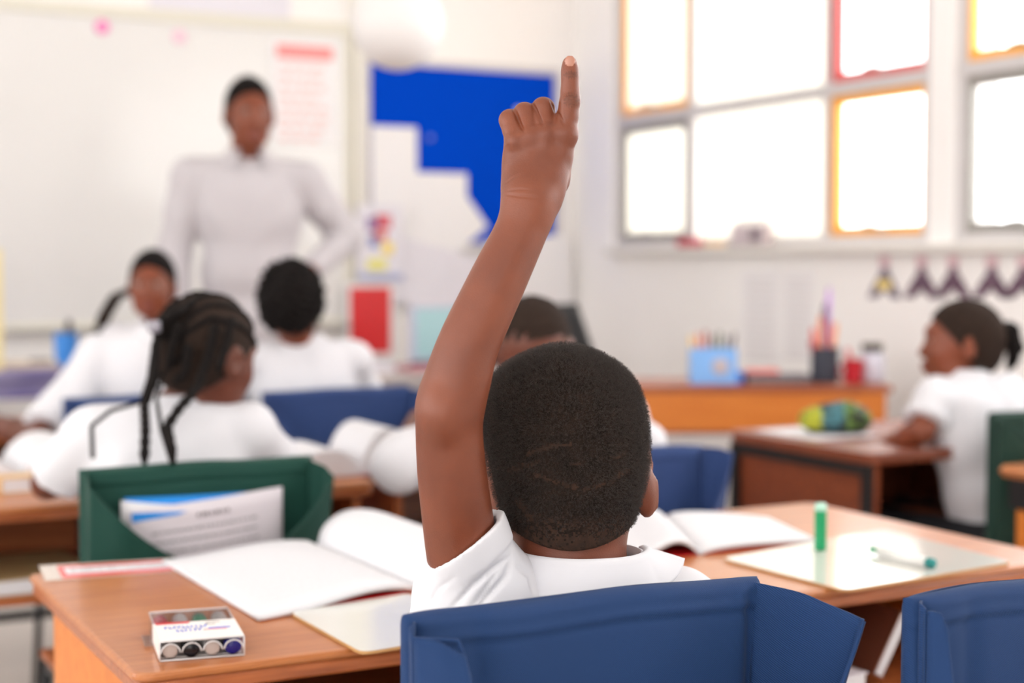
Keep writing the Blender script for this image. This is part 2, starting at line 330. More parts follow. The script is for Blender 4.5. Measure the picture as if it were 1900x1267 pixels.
    g = G().box((XL-.2, YB-.2, 0), (XL, YF, 1.0)).box((XL-.2, YB-.2, 2.7), (XL, YF, ZC)); e = [YB-.2]+[q for ab in lo for q in ab]+[YF]
    for j in range(0, len(e), 2): g.box((XL-.2, e[j], 1.0), (XL, e[j+1], 2.7))
    struct(g.obj('wall_left', M['wall']))
    for j, (a, b) in enumerate(lo):
        w = G()
        for yy in (a+.02, (a+b)/2, b-.02): w.box((XL-.08, yy-.02, 1.0), (XL-.02, yy+.02, 2.7))
        for z in (1.02, 1.8, 2.68): w.box((XL-.083, a, z-.02), (XL-.017, b, z+.02))
        w = struct(w.obj('window_%d' % (len(ops)+j+1), M['frame'])); G().box((XL-.052, a, 1.0), (XL-.048, b, 2.7)).obj('pane', clear, w)
        window_light('daylight', (XL-.19, (a+b)/2, 1.85), (0, -math.pi/2, 0), 1.7, b-a, 1)
    lo = [(-2.6, -.8)]  # added unseen window, cut down to one to limit light from behind
    g = G().box((XL, YB-.2, 0), (XR, YB, 1.0)).box((XL, YB-.2, 2.7), (XR, YB, ZC)); e = [XL]+[q for ab in lo for q in ab]+[XR]
    for j in range(0, len(e), 2): g.box((e[j], YB-.2, 1.0), (e[j+1], YB, 2.7))
    struct(g.obj('wall_back', M['wall']))
    for j, (a, b) in enumerate(lo):
        w = G()
        for xx in (a+.02, (a+b)/2, b-.02): w.box((xx-.02, YB-.08, 1.0), (xx+.02, YB-.02, 2.7))
        for z in (1.02, 1.8, 2.68): w.box((a, YB-.083, z-.02), (b, YB-.017, z+.02))
        w = struct(w.obj('window_%d' % (len(ops)+5+j), M['frame'])); G().box((a, YB-.052, 1.0), (b, YB-.048, 2.7)).obj('pane', clear, w)
        window_light('daylight', ((a+b)/2, YB-.19, 1.85), (math.pi/2, 0, 0), b-a, 1.7, 1)
    struct(G().box((XL, YF-.015, 0), (XR-.015, YF, .09), bev=.003).obj('baseboard_front', M['trim']))
    struct(G().box((XR-.015, YB, 0), (XR, YF, .09), bev=.003).obj('baseboard_right', M['trim']))
    # cream pilaster strip beside the whiteboard
    xa = PY(640, 300, YF)[0]; xb = PY(668, 300, YF)[0]
    struct(G().box((xa+.03, YF-.05, .09), (xb, YF, ZC), bev=.004).obj('trim_2', mat('cream_paint', (236, 232, 222), 0.6)))
    return zs, zm
ZS, ZM = build_room()
# ------------------------------------------------------------ things on the front wall
def fx(px, y=YF): return PY(px, 400, y)[0]
def fz(px, py, y=YF): return PY(px, py, y)[2]
def flat_rect(name, pxc, pyc, w, h, m, y=YF, th=.0015, ang=0, parent=None, off=0):
    c = PY(pxc, pyc, y-off); a = math.radians(ang)
    A = np.array([[math.cos(a), 0, -math.sin(a)], [0, 1, 0], [math.sin(a), 0, math.cos(a)]])
    g = G().box((-w/2, -th/2, -h/2), (w/2, th/2, h/2), M3=A)
    if parent: o = g.obj(name, m, parent); o.location = Vector(c)-parent.location
    else: o = g.obj(name, m, loc=tuple(c))
    return o
def wpx(a, b, y=YF): return abs(fx(b, y)-fx(a, y))
def hpx(px, a, b, y=YF): return abs(fz(px, b, y)-fz(px, a, y))
def front_wall():
    x1 = fx(636); x0 = -1.2; zt = (fz(0, 14)+fz(516, 64))/2; zb = fz(40, 600)
    t = thing('whiteboard', 'large whiteboard with a pale frame on the wall behind the teacher', 'whiteboard', ((x0+x1)/2, YF-.02, (zt+zb)/2))
    hw, hh = (x1-x0)/2, (zt-zb)/2
    G().box((-hw, -.008, -hh), (hw, .019, hh)).obj('writing_surface', M['wbc'], t)
    G().box((-hw-.03, -.02, hh), (hw+.03, .019, hh+.05), bev=.005).box((-hw-.03, -.02, -hh-.04), (hw+.03, .019, -hh), bev=.005).box((-hw-.03, -.02, -hh), (-hw, .019, hh)).box((hw, -.02, -hh), (hw+.03, .019, hh)).obj('frame', mat('board_frame', (226, 222, 208), 0.5), t)
    G().box((-hw, -.07, -hh-.035), (hw, -.02, -hh-.02), bev=.003).obj('pen_tray', M['alu'], t)
    yb = YF-.03
    for (px, py, c, lab) in ((190, 50, (244, 130, 190), 'bright pink round magnet near the top of the whiteboard'), (333, 68, (240, 196, 214), 'pale pink round magnet on the whiteboard, the fainter of the two')):
        q = PY(px, py, yb); o = G().lathe([(.001, .008), (.024, .007), (.028, 0), (.028, -.002)], 20).obj('magnet', mat('magnet_plastic', c, 0.4), loc=tuple(q)); o.rotation_euler = (math.pi/2, 0, 0); tag(o, lab, 'magnet')
    p = flat_rect('wall_poster', 410, -8, wpx(280, 540), hpx(400, -60, 22), M['paper2'], YF-.004); tag(p, 'wide pale paper sheet above the whiteboard', 'poster')
    # list poster at the right end of the board
    p = thing('list_poster', 'white poster with a pink heading at the right end of the whiteboard', 'poster', tuple(PY(566, 172, yb-.002)))
    w, h = wpx(508, 628), hpx(566, 78, 268); G().box((-w/2, -.001, -h/2), (w/2, .001, h/2)).obj('sheet', M['poster'], p)
    G().box((-w/2+.02, -.003, h/2-.075), (w/2-.02, -.001, h/2-.02)).obj('heading', M['pinkred'], p)
    g = G(); rr = random.Random(3)
    for k in range(8):
        z = h/2-.11-k*.043; x = -w/2+.03
        while x < w/2-.08: l = rr.uniform(.02, .06); g.box((x, -.003, z-.008), (x+l, -.001, z+.008)); x += l+.015
    g.obj('text_lines', mat('pale_print', (240, 200, 196), 0.8), p)
    # blue notice board
    xl, xr = fx(683), fx(1024); zt = (fz(690, 118)+fz(1020, 141))/2; zb = fz(1000, 452)
    t = thing('notice_board', 'blue felt notice board with a pale frame', 'notice board', ((xl+xr)/2, YF-.015, (zt+zb)/2)); hw, hh = (xr-xl)/2, (zt-zb)/2
    G().box((-hw, -.008, -hh), (hw, .014, hh)).obj('felt', M['felt'], t)
    f = .028; G().box((-hw-f, -.016, hh), (hw+f, .014, hh+f)).box((-hw-f, -.016, -hh-f), (hw+f, .014, -hh)).box((-hw-f, -.016, -hh), (-hw, .014, hh)).box((hw, -.016, -hh), (hw+f, .014, hh)).obj('frame', mat('silver_frame', (208, 204, 206), 0.45), t)
    y0 = YF-.028
    for (px, py, lab) in ((797, 256, 'small clear push pin alone on the blue felt'), (961, 205, 'white push pin on the blue felt near the board right side')):
        q = PY(px, py, y0+.004); o = G().lathe([(.011, 0), (.012, .003), (.006, .006), (.006, .014), (.01, .018), (.002, .021)], 16).obj('push_pin', mat('pin_plastic', (120, 140, 225) if px < 900 else (250, 250, 250), 0.15), loc=tuple(q)); o.rotation_euler = (math.pi/2, 0, 0); tag(o, lab, 'push pin')
    def sheet(pxc, pyc, wp, hp, m, ang, off, lab, name='paper_sheet', cat='paper'):
        d = YF-off; w = wpx(pxc-wp/2, pxc+wp/2, d); h = hpx(pxc, pyc-hp/2, pyc+hp/2, d)
        o = flat_rect(name, pxc, pyc, w, h, m, d, .0012, ang); return tag(o, lab, cat, None)
    sheet(732, 350, 84, 230, M['poster'], 0, .030, 'upright white sheet pinned at the left edge of the blue notice board')
    sheet(820, 392, 94, 142, M['poster'], 0, .033, 'white sheet pinned beside and below the upright one on the blue board')
    sheet(852, 415, 80, 80, M['poster'], 38, .031, 'white square sheet turned on its corner under another sheet on the blue board')
    sheet(826, 522, 190, 118, M['paper2'], -14, .036, 'large pale sheet hanging tilted across the lower edge of the blue board')
    sheet(985, 540, 150, 200, M['poster'], 4, .034, 'big white chart sheet under the right half of the blue board')
    # colourful poster
    p = thing('colourful_poster', 'white poster with red, blue and yellow pictures left of the blue board', 'poster', tuple(PY(705, 450, YF-.056)))
    w, h = wpx(664, 748), hpx(705, 382, 520); G().box((-w/2, -.001, -h/2), (w/2, .001, h/2)).obj('sheet', M['paper2'], p)
    G().box((-w/2, -.003, -h/2), (w/2, -.001, -h/2+.03)).obj('border', mat('lavender_print', (176, 182, 216), 0.7), p)
    g = G(); cols = [(216, 96, 110), (150, 120, 170), (246, 218, 92), (232, 226, 130), (120, 130, 190), (226, 120, 110)]
    for (a, b, c, d, mi) in ((-.02, .05, .06, .12, 0), (-.06, -.01, .05, .11, 1), (.01, .06, -.05, .0, 2), (-.06, .03, -.12, -.07, 3), (-.05, -.01, -.02, .03, 4), (-.03, .03, .01, .05, 5)): g.box((a, -.003, c), (b, -.001, d), mi)
    g.obj('pictures', [mat('print_colour', c, 0.7) for c in cols], p)
    # red sheet
    p = thing('red_poster', 'glossy red poster with a white border under the colourful poster', 'poster', tuple(PY(687, 594, YF-.056)))
    w, h = wpx(650, 725), hpx(687, 533, 655); G().box((-w/2-.02, -.001, -h/2-.02), (w/2+.02, .001, h/2+.02)).obj('border', M['poster'], p); G().box((-w/2, -.003, -h/2), (w/2, -.001, h/2)).obj('red_panel', M['red'], p)
    # globe lamp hanging in front of the board
    c = P(738, 44, 4.6); r = 86*4.6/FPX
    t = thing('globe_lamp', 'round white globe lamp hanging above the blue board left corner', 'pendant lamp', tuple(c))
    G().lathe([(.03, r*.97)]+[(r*math.cos(a), r*math.sin(a)) for a in np.linspace(1.35, -1.56, 24)], 40).obj('lamp_shade', mat('opal_glass', (226, 223, 222), 0.5), t, smooth=True)
    G().tube([(0, 0, r*.96), (0, 0, ZC-c[2]-.03)], .006, 8).obj('cord', M['plastic_white'], t); G().lathe([(.05, ZC-c[2]-.001), (.045, ZC-c[2]-.03)], 20).obj('ceiling_rose', M['plastic_white'], t)
front_wall()
def right_wall():
    # wall chart sheets with faint columns
    for (pa, pb, y0, y1, lab) in ((1376, 1448, 500, 672, 'faint printed wall chart, the left one under the window sill'), (1452, 1512, 500, 668, 'faint printed wall chart, the right one beside its twin')):
        a = PX(pa, 580, XR-.002); b = PX(pb, 580, XR-.002); z1 = PX((pa+pb)/2, y0, XR)[2]; z0 = PX((pa+pb)/2, y1, XR)[2]
        t = thing('wall_chart', lab, 'chart', (XR-.002, (a[1]+b[1])/2, (z0+z1)/2)); hw = (a[1]-b[1])/2; hh = (z1-z0)/2
        G().box((-.001, -hw, -hh), (.001, hw, hh)).obj('sheet', mat('chart_paper', (240, 237, 238), 0.7), t)
        g = G()
        for k in range(12): g.box((-.003, -hw*.7, hh-.05-k*hh/6.6), (-.001, hw*.7, hh-.035-k*hh/6.6))
        g.obj('text_lines', mat('chart_print', (226, 222, 223), .8), t)
    # cone shaped cut outs
    pat = mat('dark_pattern_card', (62, 34, 52), 0.7, c2=(150, 120, 140), nscale=60, ramp=(.45, .62))
    for (px, lab, yel) in ((1641, 'yellow-centred cone-shaped paper figure, first of the row on the wall', 1), (1710, 'dark cone-shaped paper figure, second of the row on the wall', 0), (1768, 'dark cone-shaped paper figure above the girl forehead, third of the row', 0), (1840, 'dark cone-shaped paper figure above the girl bun, fourth of the row', 0), (1899, 'dark cone-shaped paper figure cut by the picture edge, last of the row', 0)):
        c = PX(px, 553, XR-.003); top = PX(px, 486, XR)[2]-c[2]
        t = thing('paper_figure', lab, 'wall decoration', tuple(c), group='cone-shaped paper figures on the wall'); s = .085
        prof = [(-s, 0), (-s*.45, .0), (0, .03), (s*.45, 0), (s, 0), (s*.55, top*.45), (s*.22, top*.72), (s*.2, top), (-s*.2, top), (-s*.22, top*.72), (-s*.55, top*.45)]
        V = [(0, y, z) for y, z in prof]+[(-.002, y, z) for y, z in prof]; n = len(prof)
        cen = (0, 0, top*.35); V2 = V+[cen, (-.002, 0, top*.35)]
        Fq = [(i, (i+1) % n, 2*n) for i in range(n)]+[(n+i, 2*n+1, n+(i+1) % n) for i in range(n)]+[(i, n+i, n+(i+1) % n, (i+1) % n) for i in range(n)]
        G().add(V2, Fq).obj('gown', pat if not yel else mat('grey_lilac_card', (150, 138, 152), 0.7, c2=(90, 74, 92), nscale=50), t)
        G().box((-.004, -s*.3, top*.86), (-.002, s*.3, top*1.18), bev=.001).obj('head', mat('pink_card', (228, 196, 202), 0.7), t)
        if yel: G().box((-.004, -s*.42, .03), (-.002, s*.42, top*.5)).obj('yellow_patch', mat('yellow_card', (238, 214, 130), 0.7), t)
    # window sill things
    zt = ZS-.002
    a = PX(1278, 455, XR-.03); o = G().box((-.025, -.07, 0), (.025, .06, .036), bev=.008).obj('red_pouch', mat('red_cloth', (196, 66, 84), 0.6), loc=(XR-.03, a[1], zt)); tag(o, 'small red pouch lying on the window sill', 'pouch')
    a = PX(1325, 455, XR-.03); o = G().box((-.02, -.055, 0), (.02, .05, .022), bev=.006).obj('eraser_block', mat('peach_rubber', (238, 200, 156), 0.6), loc=(XR-.03, a[1], zt)); tag(o, 'peach coloured block beside the red pouch on the window sill', 'eraser')
    a = PX(1395, 450, XR-.03); t = thing('radio', 'pale grey boxy radio standing on the window sill', 'radio', (XR-.03, a[1], zt))
    G().box((-.028, -.11, 0), (.028, .11, .085), bev=.01).obj('case', mat('pale_plastic', (206, 192, 196), 0.5), t)
    G().box((-.031, -.09, .02), (-.028, -.03, .065)).obj('dial', mat('dark_plastic', (120, 104, 112), 0.4), t); G().tube([(0, -.09, .08), (0, -.085, .098), (0, .085, .098), (0, .09, .08)], .005, 8).obj('handle', mat('grey_plastic', (150, 140, 146), 0.4), t)
right_wall()
# ------------------------------------------------------------ desks
def legs(t, xs, ys, z, r=.0125, m=None):
    for x in xs:
        for y in ys: G().box((x-r, y-r, 0), (x+r, y+r, z), bev=.002).obj('leg', m or M['blackm'], t)
def desk(label, x0, x1, y0, y1, z=.68, comp=.14, dividers=(), wood='wood', edge='wood_edge', side='wood_orange', group=None, frame=False, inset=.03, name='school_desk', rz=0, loc=None):
    cx, cy = (x0+x1)/2, (y0+y1)/2; hx, hy = (x1-x0)/2, (y1-y0)/2
    t = thing(name, label, 'desk', loc or (cx, cy, 0), rz, group)
    # top: rounded corners, two-step edge
    def slab(zl, zh, e):
        r = .02; pts = []
        for (sx, sy, a0) in ((1, 1, 0), (-1, 1, 90), (-1, -1, 180), (1, -1, 270)):
            for k in range(7): a = math.radians(a0+15*k); pts.append((sx*(hx-r+e)+r*math.cos(a), sy*(hy-r+e)+r*math.sin(a)))
        n = len(pts); sh = lambda d: [(p[0]*(1-d/hx), p[1]*(1-d/hy)) for p in pts]
        lv = [(sh(.003), zl), (pts, zl+.003), (pts, zh-.004), (sh(.0015), zh-.001), (sh(.005), zh)]
        V = [(p[0], p[1], zz) for pp, zz in lv for p in pp]; Fq = [(i*n+k, i*n+(k+1) % n, (i+1)*n+(k+1) % n, (i+1)*n+k) for i in range(4) for k in range(n)]+[tuple(range(n))[::-1], tuple(4*n+k for k in range(n))]
        return G().add(V, Fq)
    slab(z-.010, z, 0).obj('desktop', M[wood], t); slab(z-.028, z-.0102, -.004).obj('edge_band', M[edge], t)
    zb = z-.028-comp; i = inset
    G().box((-hx+i, -hy+i*.6, zb), (-hx+i+.016, hy-i, z-.028)).obj('side_panel', M[side], t); G().box((hx-i-.016, -hy+i*.6, zb), (hx-i, hy-i, z-.028)).obj('side_panel', M[side], t)
    G().box((-hx+i+.016, hy-i-.016, zb), (hx-i-.016, hy-i, z-.028)).obj('back_panel', M[edge], t)
    G().box((-hx+i, -hy+i*.6, zb-.016), (hx-i, hy-i, zb)).obj('shelf', M[edge], t)
    for d in dividers: G().box((d-cx-.012, -hy+i*.6, zb), (d-cx+.012, hy-i-.016, z-.028)).obj('divider', M[side], t)
    legs(t, (-hx+i+.014, hx-i-.014), (-hy+.05, hy-.05), zb-.016)
    g = G()
    for s in (-1, 1): g.box((s*(hx-i-.014)-.0125, -hy+.05, .10), (s*(hx-i-.014)+.0125, hy-.05, .125))
    g.box((-hx+i, hy-.0625, .10), (hx-i, hy-.0375, .125)); g.obj('lower_rail', M['blackm'], t)
    if frame:
        for s in (-1, 1):
            g = G(); X = s*(hx-i+.009); a, b = X-.009, X+.009
            g.box((a, -hy+.012, z-.054), (b, hy-.012, z-.029)).box((a, -hy+.012, zb-.03), (b, hy-.012, zb-.006)).box((a, -hy+.012, zb-.006), (b, -hy+.036, z-.054)).box((a, hy-.036, zb-.006), (b, hy-.012, z-.054))
            g.obj('metal_frame', M['blackm'], t)
    return t
Z1 = .68
a = PZ(230, 1257, Z1); b = PZ(55, 1052, Z1); c = PZ(1525, 938, Z1)
D1 = dict(x0=(a[0]+b[0])/2, x1=c[0]+.01, y0=a[1], y1=(b[1]+c[1])/2); print('D1', D1)
desk('long two-seat wooden desk in front of the boy raising his hand', D1['x0'], D1['x1'], D1['y0'], D1['y1'], Z1, .14, dividers=(1.1,))
a2 = PZ(60, 932, Z1); b2 = PZ(716, 898, Z1); Y2 = (a2[1]+b2[1])/2; print('row2', Y2, b2[0])
desk('wooden desk with an open shelf in front of the girl with braids', -.15, b2[0], Y2, Y2+.5, Z1, .14, dividers=(.98,), side='wood_edge')
desk('wooden desk in front of the cropped-haired child behind the raised hand', b2[0]+.03, b2[0]+.75, Y2+.03, Y2+.53, Z1, .14, side='wood_edge')
desk('wooden desk in the third row before the curly-haired boy', .3, 1.8, 4.12, 4.56, Z1, .14, side='wood_edge')
a3 = PZ(1605, 842, Z1+.02); b3 = PZ(1358, 797, Z1+.02); print('desk r', a3, b3)
DR = dict(x0=(a3[0]+b3[0])/2, y0=a3[1], y1=b3[1])
desk('dark brown desk with a black metal frame under the bright pencil case', DR['x0'], DR['x0']+.62, DR['y0'], DR['y1'], Z1+.02, .2, wood='wood_dark', edge='wood_dark', side='wood_dark', frame=True, inset=.02)
a4 = PZ(1840, 862, Z1+.02); print('edge desk', a4)
t = thing('table', 'brown table corner cut by the right picture edge in front of the green chair', 'table', (a4[0]+.33, a4[1]-.2, 0))
G().box((-.32, -.2, Z1-.005), (.32, .2, Z1+.02), bev=.012).obj('tabletop', M['wood'], t); G().box((-.30, -.18, Z1-.07), (.30, .18, Z1-.0052)).obj('apron', M['blackm'], t)
for sx in (-1, 1):
    for sy in (-1, 1): G().box((sx*.27-.02, sy*.15-.02, 0), (sx*.27+.02, sy*.15+.02, Z1-.0702), bev=.003).obj('leg', M['wood_orange'], t)
# ------------------------------------------------------------ chairs with canvas back covers
def chair(label, cx, yb, m, rz=0, w=.385, zt=.80, depth=.40, sag=.16, pl=7.0, pr=2.4, cl=(-.006, -.03, -.006), cr=(.036, -.09, -.02), seat=.42, seed=1, group=None, name='school_chair', hem=True, loc=None, tuck=0):
    # root at the floor under the middle of the backrest; +y is where the sitter faces
    t = thing(name, label, 'chair', loc or (cx, yb, 0), rz, group); rg = np.random.default_rng(seed)
    G().box((-w/2+.01, .04, seat-.012), (w/2-.01, .40, seat+.006), bev=.006).obj('seat', M['wood_edge'], t)
    g = G()
    for s in (-1, 1): g.tube([(s*(w/2-.018), .012, seat-.02), (s*(w/2-.018), .004, zt-.03), (s*(w/2-.018), .0, zt-.014)], .010, 10)
    g.tube([(-(w/2-.018), .0, zt-.016), ((w/2-.018), .0, zt-.016)], .010, 10); g.obj('back_frame', M['blackm'], t, smooth=True)
    for s in (-1, 1):
        G().tube([(s*(w/2-.02), .04, seat-.013), (s*(w/2-.005), -.02, .0)], .010, 10).obj('leg', M['blackm'], t, smooth=True)
        G().tube([(s*(w/2-.02), .38, seat-.013), (s*(w/2-.005), .42, .0)], .010, 10).obj('leg', M['blackm'], t, smooth=True)
    G().tube([(-w/2+.02, .04, seat-.024), (-w/2+.02, .38, seat-.024), (w/2-.02, .38, seat-.024), (w/2-.02, .04, seat-.024), (-w/2+.02, .04, seat-.024)], .009, 8).obj('seat_frame', M['blackm'], t)
    # cover: closed loop section lofted downwards
    h = .36; n = 200; rows = 64; V = []
    ph = rg.uniform(0, 6, 8)
    for j in range(rows+1):
        v = (j/rows)**1.5; z = zt-h*v; th = .014 if v > .0 else .012; top = min(1, (zt-z)/.012)
        th2 = th*math.sqrt(max(0.02, 1-(1-top)**2)); hw = w/2
        for k in range(n):
            u = k/n*2
            if u < 1: x = -hw+2*hw*u; y = -1
            else: x = hw-2*hw*(u-1); y = 1
            e = min(1, (hw-abs(x))/.02); yy = y*th2*math.sqrt(max(0.0, 1-(1-e)**2))
            if y < 0:                              # wrinkles on the rear face fading downwards
                dl, dr = x+hw, hw-x
                yy -= .0030*math.exp(-v*3)*math.sin(dl*55+v*9+ph[0])*math.exp(-dl*14)+.0035*math.exp(-v*2.0)*math.sin(dr*60-v*10+ph[1])*math.exp(-dr*13)
                yy -= .0012*math.sin(x*26+ph[2]+v*3)*min(1, v*6)
                yy += .0075*math.exp(-((dr-.016)/.007)**2)*min(1, v*14)*(1 if tuck else 0)+.004*math.exp(-((dl-.065)/.012)**2)*min(1, v*10)*(1 if tuck else 0)
                yy += .0022*math.exp(-((v*h-.022)/.004)**2)*-1+.0016*math.exp(-((v*h-.030)/.003)**2)
            V.append((x, yy, z+.0016*math.sin(x*30+ph[3])*(1-v)-.0030*(abs(x)/hw)**6*(1-v)))
    Fq = [(j*n+k, j*n+(k+1) % n, (j+1)*n+(k+1) % n, (j+1)*n+k) for j in range(rows) for k in range(n)]+[tuple(range(n))[::-1]]
    G().add(V, Fq).obj('back_cover', M[m], t, smooth=True)
    if sag:
        hw = w/2; y0 = -.0165
        def drop(s):                               # depth of the sagging mouth at s in -1..1
            if tuck and s < 0: a = min(1, max(0, (-s-tuck)/.10)); return sag*(1-a*a*(3-2*a))*(1 if s < 0 else 1)
            p = pl if s < 0 else pr; return sag*(1-abs(s)**p)
        A0 = np.array([-hw, y0, zt-.006])+np.array(cl)*1.0; B0 = np.array([hw, y0, zt-.006])+np.array(cr)
        def rim(s):
            q = (s+1)/2; base = A0*(1-q)+B0*q; base = base.copy(); base[2] -= drop(s); base[1] -= .030*(1-abs(s)**3)*1.0
            return base
        def panel(u, v):
            s = -1+2*u; top = rim(s); q = (s+1)/2; bot = np.array([(-hw+.004)*(1-q)+(hw-.004)*q, y0-.004, zt-h+.006])
            p = top*(1-v)+bot*v; p[1] -= .012*math.sin(math.pi*v)*(1-s*s)+.0025*math.sin(22*u+3*v+ph[4])*v*(1-v)*2
            p[1] -= .006*math.exp(-((s+.80)/.10)**2)*math.exp(-((v-.08)/.12)**2)
            if tuck and s < -tuck+.08: q = min(1, (-s-tuck+.08)/(1-tuck+.08)); p[1] -= .016*math.sin(math.pi*min(1, q*.9+.05))*(.35+.65*math.sin(math.pi*min(1, .25+v*2.5)/1.6)); p[2] -= .010*math.exp(-((q-.55)/.16)**2)*math.exp(-v*8); p[1] += .006*math.exp(-((q-.55)/.14)**2)*math.exp(-v*7)
            if hem: p[1] -= .0012*math.exp(-((v*h-.010)/.0018)**2)
            return p
        g = G().sheet(panel, 110, 50, .0016)
        def guss(side, c0):
            def fn(u, v):                          # from the backrest edge out to the pocket edge
                s = side; top = rim(s); bot = np.array([s*(hw-.004), y0-.004, zt-h+.006]); e = top*(1-v)+bot*v
                b = np.array([s*(hw-.012), y0+.010, zt-.006-(h-.01)*v]); p = b*(1-u)+e*u
                amp = .010*math.sin(math.pi*u)*(1-v); p[0] += s*amp*.25; p[2] += .0035*math.sin(math.pi*u)*(1-v)
                p[0] += .002*math.sin(u*9+v*5+ph[5])*math.sin(math.pi*u)
                return p
            return fn
        g.sheet(guss(1, cr), 24, 44, .0016); g.sheet(guss(-1, cl), 14, 44, .0016)
        po = g.obj('back_pocket', M[m], t, smooth=True)
        gh = G()                                   # stitched hem along the pocket mouth and its outer edge
        pts = [rim(-1+2*i/90)+np.array([0, -.0018, -.0015]) for i in range(91)]
        gh.tube(pts, .0019, 6); gh.tube([panel(1, j/20)+np.array([.0, 0, 0]) for j in range(21)], .0020, 6)
        gh.obj('hem', M[m], po, smooth=True)
    return t
ZC1 = .83; q0 = PZ(735, 1135, ZC1); q1 = PZ(1415, 1065, ZC1); print('chair main', q0, q1)
CH = dict(cx=(q0[0]+q1[0])/2, y=(q0[1]+q1[1])/2, w=q1[0]-q0[0])
chair('blue canvas chair the boy raising his hand sits on', CH['cx'], CH['y'], 'blue', w=CH['w'], zt=ZC1, sag=.17, seed=2, tuck=.74, cl=(-.006, -.022, -.004))
q2 = PZ(1672, 1100, ZC1); print('chair 2', q2)
chair('empty blue canvas chair at the bottom right picture corner', q2[0]+.18, q2[1]-.005, 'blue', w=.36, zt=ZC1, sag=.17, seed=9, tuck=.86, cl=(-.004, -.014, -.002))
q3 = PZ(132, 862, .80); q4 = PZ(592, 847, .80); print('green', q3, q4)
GC = dict(cx=(q3[0]+q4[0])/2, y=(q3[1]+q4[1])/2-.01, w=q4[0]-q3[0])
chair('green canvas chair with printed papers in its back pocket', GC['cx'], GC['y'], 'green', rz=math.radians(0), w=GC['w'], zt=.80, sag=.128, pl=2.0, pr=2.1, cl=(.004, -.045, -.018), cr=(.012, -.05, -.022), seed=5)
q5 = PZ(478, 724, .80); q6 = PZ(770, 716, .80); print('blue row3', q5, q6)
chair('blue canvas chair the curly-haired boy sits on', (q5[0]+q6[0])/2, (q5[1]+q6[1])/2, 'blue_far', w=q6[0]-q5[0], zt=.80, sag=.12, pl=3, pr=3, seed=6)
q7 = PZ(118, 738, .80)
chair('blue canvas chair left of the curly-haired boy, mostly behind white shirts', q7[0]+.19, q7[1], 'blue_far', w=.385, zt=.80, sag=.12, pl=3, pr=3, seed=7)
q8 = P(1312, 822, 2.97); print('chair front kid', q8)
chair('blue canvas chair seen just right of the raised-hand boy ear', q8[0]-.205, q8[1], 'blue_far', w=.39, zt=q8[2], sag=.17, pl=5, pr=3, seed=8, cr=(.022, -.05, -.006))
